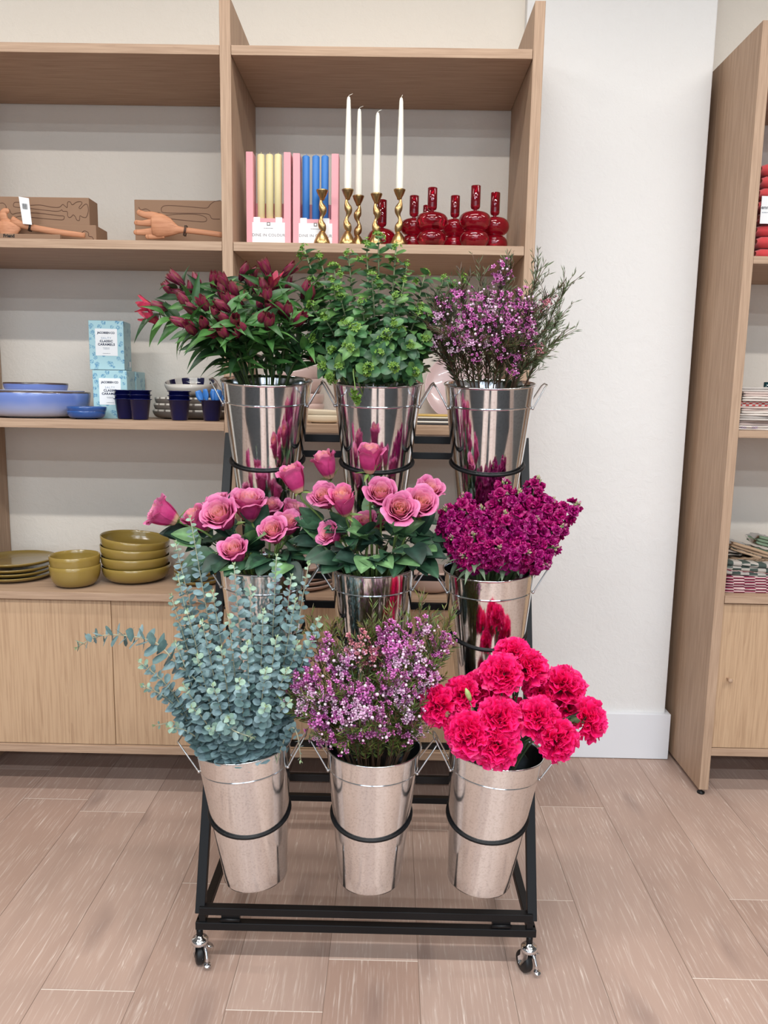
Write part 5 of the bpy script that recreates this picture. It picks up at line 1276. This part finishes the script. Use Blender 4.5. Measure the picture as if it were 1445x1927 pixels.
# ---- alstroemeria ----------------------------------------------------
Ba = BK[(1,0)]
ALST = [ # stem tip, blossoms (pixel, distance, which)
 ((300,590,1.92), [(283,577,3),(289,601,3),(308,580,0)]),
 ((334,548,1.96), [(337,530,4),(324,551,1),(345,556,0)]),
 ((362,575,1.88), [(352,572,0),(368,587,1),(388,579,4)]),
 ((375,550,2.02), [(372,538,2),(362,553,0)]),
 ((410,545,1.94), [(403,535,1),(426,538,4),(418,552,0)]),
 ((440,560,1.90), [(443,552,0),(448,570,2),(430,572,1)]),
 ((425,595,1.84), [(423,579,2),(426,604,0),(412,598,0)]),
 ((405,622,1.82), [(403,630,4),(426,632,1),(385,612,2)]),
 ((362,618,1.84), [(363,622,1),(345,610,2)]),
 ((452,612,1.82), [(461,622,0),(449,630,2),(441,608,1)]),
 ((508,530,1.94), [(504,512,4),(512,536,3),(499,548,0)]),
 ((535,530,1.98), [(539,513,4),(537,543,2),(522,540,0)]),
 ((498,568,1.86), [(503,565,1),(489,578,2),(512,580,0)]),
 ((505,610,1.82), [(506,612,1),(490,604,2)]),
 ((548,595,1.86), [(541,592,0),(560,606,1),(530,586,2)]),
 ((580,562,1.92), [(584,560,2),(572,552,0)]),
 ((584,652,1.88), [(585,655,4)]),
 ((465,530,2.00), [(456,517,2),(470,524,0),(478,540,1)])]
for i, (tp, bl) in enumerate(ALST):
    rg_ = random.Random(i+1300); tip = at(*tp); P = stem_path(Ba, tip, rg_, spread=0.62)
    lab = {0:'red alstroemeria with open pink blossoms leaning furthest left', 16:'red alstroemeria with a single drooping blossom above the right rim', 10:'red alstroemeria with the highest blossom of the left bunch', 15:'red alstroemeria leaning right towards the green stems'}.get(i)
    t = thing('alstroemeria', lab or 'dark red alstroemeria stem with half-closed blossoms in the left top bunch', 'lily', P[0], None if lab else 'dark red alstroemeria stems')
    stem_part(t, P, 0.0032, 0.0022, hexc(74,92,52))
    cen = Ba['top'] - Ba['ax']*0.02
    for (x, y, w) in bl:
        p = at(x, y, tp[2]+rg_.uniform(-0.02,0.02)); f = ((p-cen).normalized() + Vector((rg_.uniform(-.6,.6),-0.35,rg_.uniform(-.55,.3)))).normalized()
        if i == 16: f = Vector((0.4,-0.2,-0.8)).normalized()
        b_ = p - f*0.022
        b = inst(ALS[w], 'blossom', t, Matrix.Translation(b_+f*0.006) @ basis(f, rg_.uniform(0,6)) @ Matrix.Diagonal((1.12,1.12,1.12,1)))
        q = MB(); q.tube(crom([tip - (tip-b_)*0.0, tip+(b_-tip)*0.5+Vector((0,0,0.004)), b_],3), 0.0012, 5, cols=[C4(hexc(90,70,50))]*7); q.build('flower_stalk', leaf_m, t)
    q = MB()
    for k in range(22):
        u = 0.36+0.64*(k/21)**0.9; p, d = path_at(P, u)
        a = k*2.4+i; o = d.orthogonal().normalized(); o2 = d.cross(o); rad = o*math.cos(a)+o2*math.sin(a)
        if p.z < Ba['top'].z+0.01: rad = Vector((0,0,1))
        g = rg_.choice((hexc(44,80,40), hexc(58,102,48), hexc(34,62,34), hexc(72,114,56)))
        dd = (rad*rg_.uniform(0.8,1.3)+d*0.8+Vector((0,-0.15,0.05))).normalized()
        leaf(q, p, dd, Vector((rg_.uniform(-.4,.4),-0.6,0.8)), rg_.uniform(0.055,0.095), rg_.uniform(0.017,0.026), g, g*1.2, curl=rg_.uniform(0.0,1.3), fold=0.3, nseg=8, twist=rg_.uniform(-1,1.4), midrib=g*1.35)
    q.build('foliage', leaf_m, t)

# ---- green bupleurum ---------------------------------------------------
Bb = BK[(1,1)]
BUPS = [(572,468,1.94),(602,485,1.96),(628,505,1.90),(655,480,1.94),(690,462,1.88),(712,448,1.90),(745,468,1.90),(765,500,1.92),(800,515,1.92),(835,525,1.94),(868,528,1.94),(640,560,1.84),(585,575,1.90),(612,600,1.86),(700,520,1.82),(745,560,1.82),(790,580,1.86),(670,620,1.78),(720,640,1.78),(770,650,1.80),(625,660,1.84),(680,570,1.82),(740,610,1.78),(650,610,1.80),(800,640,1.86),(590,640,1.88),(560,590,1.92),(640,690,1.78),(690,700,1.76),(740,690,1.76),(610,690,1.84),(780,700,1.80),(660,655,1.76),(715,665,1.75),(625,530,1.84),(810,600,1.90),(585,530,1.94),(760,530,1.86)]
for i, tp in enumerate(BUPS):
    rg_ = random.Random(i+1700); tip = at(*tp); P = stem_path(Bb, tip, rg_, spread=0.8)
    lab = {0:'green bupleurum sprig arching furthest to the upper left', 10:'green bupleurum sprig reaching furthest right over the waxflower', 5:'green bupleurum sprig highest in the middle, before the brass candlesticks'}.get(i)
    t = thing('bupleurum', lab or 'leafy green bupleurum stem with yellow-green flower heads', 'greenery', P[0], None if lab else 'green bupleurum stems')
    stem_part(t, P, 0.0032, 0.0017, hexc(158,170,128))
    q = MB(); nL = 28
    for k in range(nL):
        u = 0.36+0.63*(k/(nL-1)); p, d = path_at(P, u); a = k*2.4+i; o = d.orthogonal().normalized(); o2 = d.cross(o); rad = o*math.cos(a)+o2*math.sin(a)
        g = rg_.choice((hexc(54,94,56), hexc(66,108,60), hexc(42,76,46), hexc(86,124,66), hexc(52,88,58)))
        s_ = 1.0-0.35*u
        leaf(q, p, (rad+d*0.45+Vector((0,-0.1,0))).normalized(), d*0.8+Vector((0,-0.5,0.3)), rg_.uniform(0.036,0.050)*s_*1.12, rg_.uniform(0.027,0.036)*s_*1.12, g, g*1.1, curl=rg_.uniform(-.1,.8), fold=0.2, shape='round' if rg_.random() < 0.6 else 'heart', nseg=6, midrib=g*1.5)
    q.build('foliage', leaf_m, t)
    for k in range(1+(i%2==0)):
        p, d = path_at(P, 1.0-0.10*k); off = Vector((rg_.uniform(-1,1),rg_.uniform(-1,0.3),rg_.uniform(0,1)))*0.018*(k > 0)
        s_ = rg_.uniform(0.75,1.05)
        inst(BUP[(i+k) % 3], 'flower_head', t, Matrix.Translation(p+off) @ basis(d+off*20, k) @ Matrix.Diagonal((s_,s_,s_,1)))
# sprigs hanging over the rim of the middle top bucket
for i, (a, b_, c, lab) in enumerate((((640,700,1.86),(628,712,1.83),(622,712,1.82),'yellow-green bupleurum sprig over the left rim of the middle top bucket'),((668,700,1.80),(668,728,1.77),(670,752,1.775),'small bupleurum sprig drooping over the front rim of the middle top bucket'))):
    P = crom([Bb['top']-Bb['ax']*0.15, at(*a), at(*b_), at(*c)], 5); t = thing('bupleurum', lab, 'greenery', P[0]); stem_part(t, P, 0.002, 0.0012, hexc(120,150,80))
    for k in range(4): p, d = path_at(P, 1-0.09*k); inst(BUP[k % 3], 'flower_head', t, Matrix.Translation(p) @ basis(d, k) @ Matrix.Diagonal((0.9,0.9,0.9,1)))

# ---- waxflower ---------------------------------------------------------
def wax_stem(B, tp, seed, label, group, clusters, ends=True, needles=60, tones=('magenta','magenta','plum','light'), green=None):
    rg_ = random.Random(seed); tip = at(*tp); P = stem_path(B, tip, rg_, spread=0.8)
    t = thing('waxflower', label, 'waxflower', P[0], group); brown = hexc(96,72,56)
    q = MB(); n = len(P); q.tube(P, [0.0020-0.0012*i/(n-1) for i in range(n)], 5, cols=[C4(brown)]*n)
    tw = []
    for k in range(14):
        p, d = path_at(P, rg_.uniform(0.36,0.95)); e = p + (d*rg_.uniform(0.03,0.06)+Vector((rg_.uniform(-1,1),rg_.uniform(-1,.6),rg_.uniform(-.1,.6)))*0.032)
        tw.append((p, e)); q.tube([p, (p+e)*0.5+Vector((0,0,0.004)), e], [0.001,0.0008,0.0006], 4, cols=[C4(brown)]*3)
    q.build('stem', leaf_m, t)
    q = MB(); segs = [(path_at(P, 0.34+0.66*k/9)[0], path_at(P, 0.34+0.66*(k+1)/9)[0]) for k in range(9)] + tw*1
    greens = green or (hexc(72,92,44), hexc(90,112,50), hexc(56,74,40), hexc(112,128,60), hexc(94,70,44))
    for k in range(needles*5):
        a, b_ = segs[k % len(segs)]; f = rg_.random(); p = a*(1-f)+b_*f; d = (b_-a).normalized(); o = d.orthogonal().normalized(); o2 = d.cross(o); an = rg_.uniform(0,6.28); rad = o*math.cos(an)+o2*math.sin(an)
        L_ = rg_.uniform(0.013,0.026); dd = (d*1.2+rad*0.8).normalized(); g = rg_.choice(greens); w = 0.0012
        sd = dd.cross(Vector((0,-1,0.3))).normalized()*w; nb = dd.cross(sd).normalized()*w*0.6
        q.add([p, p+dd*L_*0.5+sd, p+dd*L_, p+dd*L_*0.5-sd, p+dd*L_*0.5+nb], [(0,1,4),(1,2,4),(2,3,4),(3,0,4)], [C4(g)]*5)
    q.build('needle_foliage', leaf_m, t)
    for j, (x, y, Y, tone, s_) in enumerate(clusters):
        p = at(x, y, Y)
        inst(WAX[tone][(seed+j) % 3], 'blossom_cluster', t, Matrix.Translation(p) @ Matrix.Rotation(rg_.uniform(-.4,.4),4,'Y') @ Matrix.Diagonal((s_*1.18,s_*1.18,s_*1.18,1)))
        # twig linking the cluster with the stem
        near = min(P[6:], key=lambda v: (v-p).length)
        k_ = MB(); k_.tube([near, (near+p)*0.5+Vector((0,0,-0.004)), p], 0.0008, 4, cols=[C4(brown)]*3); k_.build('twig', leaf_m, t)
    return t
def assign(stems, clusters):
    out = [[] for _ in stems]
    for c in clusters:
        j = min(range(len(stems)), key=lambda k: (stems[k][0]-c[0])**2+(stems[k][1]-c[1])**2 + 900*len(out[k])); out[j].append(c)
    return out
Bw = BK[(1,2)]
ST1 = [(944,500,1.90),(868,545,1.86),(920,560,1.84),(978,550,1.88),(830,585,1.88),(884,590,1.82),(925,610,1.80),(996,590,1.86),(850,640,1.84),(890,650,1.80),(950,660,1.80),(985,650,1.84),(820,625,1.88),(1030,560,1.90),(800,610,1.92),(960,590,1.82)]
GT1 = [(1015,492,1.92),(1068,535,1.92),(1055,597,1.92),(1042,645,1.90),(955,470,1.96),(905,520,1.94),(1010,520,1.92),(1005,680,1.86),(820,560,1.94),(840,560,1.92),(1030,610,1.90),(790,640,1.92)]
CL1 = [(944,506,'magenta',.95),(941,524,'plum',.9),(865,552,'magenta',.95),(921,567,'light',.8),(940,560,'magenta',.8),(977,560,'magenta',1),(985,575,'magenta',.9),(884,578,'magenta',1),(900,590,'magenta',.8),(828,593,'light',.85),(815,600,'magenta',.7),(925,598,'magenta',1),(940,610,'light',.8),(996,600,'magenta',.9),(1000,618,'plum',.9),(884,619,'magenta',.9),(868,633,'plum',.8),(887,645,'light',.9),(962,600,'magenta',.8),(962,620,'plum',.9),(854,652,'light',.7),(914,644,'light',.6),(833,626,'light',.6),(850,620,'magenta',.7),(992,640,'plum',.7),(969,697,'magenta',.55),(1030,567,'red',.7),(818,645,'light',.6),(947,664,'plum',.7),(896,672,'magenta',.5),(975,672,'plum',.6),(1018,657,'red',.5),(1000,574,'magenta',.8),(955,580,'magenta',.8),(905,560,'magenta',.8),(930,585,'light',.6),(838,570,'magenta',.7),(918,628,'plum',.8),(935,640,'magenta',.6),(870,600,'magenta',.6)]
A1 = assign(ST1, CL1)
for i, s_ in enumerate(ST1):
    Y0 = s_[2]; cl = [(x, y, Y0-0.01, tn, z) for x, y, tn, z in A1[i]]
    wax_stem(Bw, s_, 2100+i, 'purple waxflower stem with the highest blossoms of the top right bunch' if i == 0 else 'purple waxflower stem in the bunch beside the white pillar', None if i == 0 else 'waxflower stems in the top right bucket', cl, needles=75, green=(hexc(64,70,42), hexc(78,86,46), hexc(50,56,38), hexc(84,60,44)))
for i, s_ in enumerate(GT1):
    lab = {1:'waxflower twig with green needles reaching furthest right on the pillar wall', 4:'thin green waxflower twig rising highest at the top right bunch'}.get(i)
    wax_stem(Bw, s_, 2150+i, lab or 'green needle twig without blossoms in the top right bunch', None if lab else 'green waxflower twigs in the top right bucket', [], needles=32, green=(hexc(92,108,76), hexc(84,96,60), hexc(112,124,90)))
Bx = BK[(3,1)]
ST3 = [(615,1215,1.62),(576,1270,1.58),(640,1250,1.60),(742,1190,1.62),(789,1185,1.62),(789,1232,1.58),(830,1215,1.62),(812,1262,1.58),(690,1300,1.54),(652,1310,1.54),(600,1320,1.54),(562,1320,1.58),(724,1285,1.56),(755,1295,1.56),(772,1345,1.56),(770,1378,1.58),(709,1370,1.52),(677,1375,1.52),(617,1385,1.56),(649,1390,1.53),(690,1225,1.62),(660,1235,1.60),(600,1350,1.54)]
CL3 = [(615,1215,'magenta',1),(613,1232,'plum',.95),(576,1278,'magenta',1),(592,1270,'magenta',.9),(562,1285,'plum',.8),(639,1254,'light',.9),(650,1262,'magenta',.9),(655,1245,'light',.8),(742,1190,'magenta',1),(728,1188,'plum',.8),(742,1218,'magenta',1),(735,1232,'magenta',.8),(789,1181,'magenta',.9),(804,1184,'light',.7),(789,1229,'light',.9),(776,1222,'magenta',.8),(780,1259,'light',1),(795,1262,'magenta',.9),(815,1263,'magenta',.9),(808,1280,'light',.7),(836,1211,'plum',.9),(846,1205,'magenta',.6),(824,1230,'magenta',.6),(690,1302,'magenta',1.05),(696,1315,'magenta',.9),(652,1313,'magenta',.9),(662,1300,'plum',.7),(604,1316,'light',.9),(588,1310,'light',.8),(566,1319,'light',.9),(572,1335,'light',.7),(600,1353,'magenta',1),(612,1362,'magenta',.9),(682,1340,'light',1),(668,1335,'light',.8),(695,1345,'light',.7),(724,1289,'plum',1),(735,1300,'light',.7),(755,1297,'light',.9),(762,1285,'plum',.8),(772,1345,'light',.9),(766,1330,'light',.8),(770,1379,'plum',.9),(790,1376,'light',.7),(709,1375,'plum',1),(722,1370,'plum',.8),(677,1381,'magenta',.9),(665,1372,'plum',.8),(617,1392,'plum',.9),(600,1385,'light',.6),(649,1396,'magenta',.9),(682,1209,'red',1),(699,1241,'red',1),(662,1233,'light',.8),(706,1226,'red',.8),(672,1226,'red',.7),(718,1340,'plum',.8),(640,1345,'magenta',.9),(645,1360,'light',.7),(630,1330,'light',.8),(640,1285,'plum',.8),(620,1300,'magenta',.8),(755,1320,'light',.6),(740,1265,'magenta',.8),(750,1245,'light',.8),(780,1305,'magenta',.8),(795,1300,'light',.5),(720,1205,'plum',.7),(765,1205,'magenta',.7),(590,1295,'plum',.7)]
A3 = assign(ST3, CL3)
for i, s_ in enumerate(ST3):
    cl = [(x, y, s_[2]-0.01, tn, z*1.05) for x, y, tn, z in A3[i]]
    lab = {20:'waxflower stem with reddish blossoms at the top of the bottom middle bunch', 6:'waxflower stem reaching furthest right in the bottom middle bunch'}.get(i)
    wax_stem(Bx, s_, 2300+i, lab or 'purple and white waxflower stem in the bottom middle bunch', None if lab else 'waxflower stems in the bottom middle bucket', cl, needles=85)
GT3 = [(583,1165,1.68),(622,1175,1.66),(700,1155,1.66),(690,1175,1.66),(720,1170,1.64),(798,1118,1.66),(850,1155,1.66),(838,1180,1.66),(770,1160,1.66),(640,1165,1.66),(555,1305,1.60),(560,1345,1.60),(740,1165,1.66),(815,1165,1.66)]
for i, s_ in enumerate(GT3):
    wax_stem(Bx, s_, 2400+i, 'tall bare brown waxflower twig standing before the oak cabinet' if i == 5 else 'green waxflower twig at the top of the bottom middle bunch', None if i == 5 else 'green waxflower twigs in the bottom middle bucket', [], needles=45, green=(hexc(104,124,54), hexc(90,112,50), hexc(120,110,56), hexc(96,84,48)))

# ---- eucalyptus -----------------------------------------------------------
Be = BK[(3,0)]
def euc(P, label, group, seed, size=1.0, u0=0.40, spacing=0.0135, green=0.0):
    rg_ = random.Random(seed); t = thing('eucalyptus', label, 'eucalyptus', P[0], group)
    stem_part(t, P, 0.0022, 0.0010, hexc(176,176,150), leaf_matte)
    L_ = sum((P[i+1]-P[i]).length for i in range(len(P)-1))*(1-u0); n = max(4, int(L_/spacing)); q = MB()
    lens = [0.0]
    for i in range(len(P)-1): lens.append(lens[-1]+(P[i+1]-P[i]).length)
    tot = lens[-1]
    for k in range(n):
        f = u0+(1-u0)*(k+0.5)/n; s_ = f*tot; i = max(j for j in range(len(P)) if lens[j] <= s_+1e-9); i = min(i, len(P)-2)
        p = P[i].lerp(P[i+1], (s_-lens[i])/max(1e-6,lens[i+1]-lens[i])); d = (P[i+1]-P[i]).normalized()
        o = d.orthogonal().normalized(); o2 = d.cross(o); a = (k % 2)*PI/2 + 0.5*math.sin(seed)+rg_.uniform(-.3,.3)
        taper = 1.0-0.55*max(0,(k/n-0.40)/0.60)
        for sgn in (0, PI):
            rad = o*math.cos(a+sgn)+o2*math.sin(a+sgn)
            c = mixc(hexc(146,172,178), hexc(110,138,140), rg_.random()); c = mixc(c, hexc(150,178,150), (0.7 if k > n-3 else 0)+green)
            dk_ = rg_.random()
            if dk_ < 0.25: c = mixc(c, hexc(84,114,110), 0.6)
            sz_ = rg_.uniform(0.0225,0.0310)*size*taper
            leaf(q, p+rad*0.0016, (rad+d*rg_.uniform(0.1,0.5)).normalized(), d+Vector((rg_.uniform(-.3,.3),-0.75,0.35)), sz_, sz_*rg_.uniform(0.85,1.0), c, c*1.05, curl=rg_.uniform(-.3,.2), fold=0.12, shape='round' if rg_.random() < 0.6 else 'heart', nseg=7, midrib=c*1.12)
    p, d = P[-1], (P[-1]-P[-2]).normalized()
    for a in (0, 2.1, 4.2):
        o = d.orthogonal().normalized(); o2 = d.cross(o); leaf(q, p, (d+(o*math.cos(a)+o2*math.sin(a))*0.5), o, 0.009, 0.005, hexc(170,192,150), nseg=4, shape='oval')
    q.build('foliage', leaf_matte, t)
EUC = [((145,1217,1.66),'long eucalyptus branch arching far out to the left over the cabinet door'),((262,1245,1.56),'thick eucalyptus branch with its tip before the cabinet, upper of the two on the left'),
 ((268,1290,1.56),'thick eucalyptus branch pointing left, lower of the two clustered ones'),((292,1365,1.62),'thin dark eucalyptus twig low on the left above the bucket ear'),((318,1368,1.56),None),
 ((330,1022,1.68),'tall eucalyptus branch rising before the olive side plates, outer one'),((358,975,1.68),'tallest eucalyptus branch, touching the dark rose leaves on the left'),((322,1122,1.64),None),((335,1085,1.66),None),((352,1150,1.62),None),
 ((440,1064,1.62),'eucalyptus branch rising up the front of the left rose bucket'),((520,1048,1.62),'tall eucalyptus branch up the right half of the left rose bucket'),((548,1085,1.64),None),((580,1065,1.68),'thin shaded eucalyptus branch between the two rose buckets'),((556,1130,1.60),None),
 ((400,1115,1.62),None),((470,1105,1.58),None),((495,1150,1.55),None),((430,1160,1.55),None),((380,1170,1.57),None),((600,1165,1.62),'eucalyptus branch leaning right into the bottom waxflower'),
 ((590,1200,1.60),None),((520,1200,1.54),None),((465,1210,1.52),None),((415,1220,1.52),None),((370,1235,1.55),None),((345,1290,1.55),None),((540,1260,1.54),None),((500,1260,1.51),None),((450,1280,1.50),None),((400,1290,1.51),None),
 ((360,1330,1.53),None),((545,1320,1.54),None),((500,1330,1.50),None),((470,1385,1.49),'short eucalyptus branch hanging over the front rim of its bucket'),((430,1350,1.50),None),((395,1370,1.52),None),((330,1210,1.60),None),((560,1210,1.60),None)]
for i, (tp, lab) in enumerate(EUC):
    rg_ = random.Random(i+3000); tip = at(*tp)
    if i == 0:
        P = crom([Be['top']-Be['ax']*0.25, at(430,1400,1.66), at(385,1300,1.62), at(330,1245,1.62), at(290,1208,1.63), at(225,1195,1.645), at(180,1199,1.655), at(145,1218,1.66)], 6); euc(P, lab, None, 3000, 1.3, 0.52, 0.0125); continue
    if i == 34: P = crom([Be['top']-Be['ax']*0.25, at(440,1395,1.58), at(425,1360,1.53), at(440,1375,1.51), at(475,1388,1.50)], 5); euc(P, lab, None, 3034, 1.0, 0.62, 0.010, 0.15); continue
    P = stem_path(Be, tip, rg_, spread=0.85, lift=0.0 if tp[0] > 300 else 0.01)
    sh = {1:0.010,2:0.010,3:0.019,13:0.018}.get(i, 0.0125)
    euc(P, lab or 'blue-green eucalyptus branch in the dense bottom left bunch', None if lab else 'eucalyptus branches in the bottom left bucket', 3000+i, {3:0.6,13:0.8}.get(i,1.0), 0.44, sh)
P = crom([Be['top']-Be['ax']*0.25, at(530,1405,1.62), at(548,1370,1.58), at(560,1385,1.56), at(566,1430,1.56)], 6); euc(P, 'thin eucalyptus twig drooping outside the right rim of its bucket', None, 3999, 0.55, 0.6, 0.012)
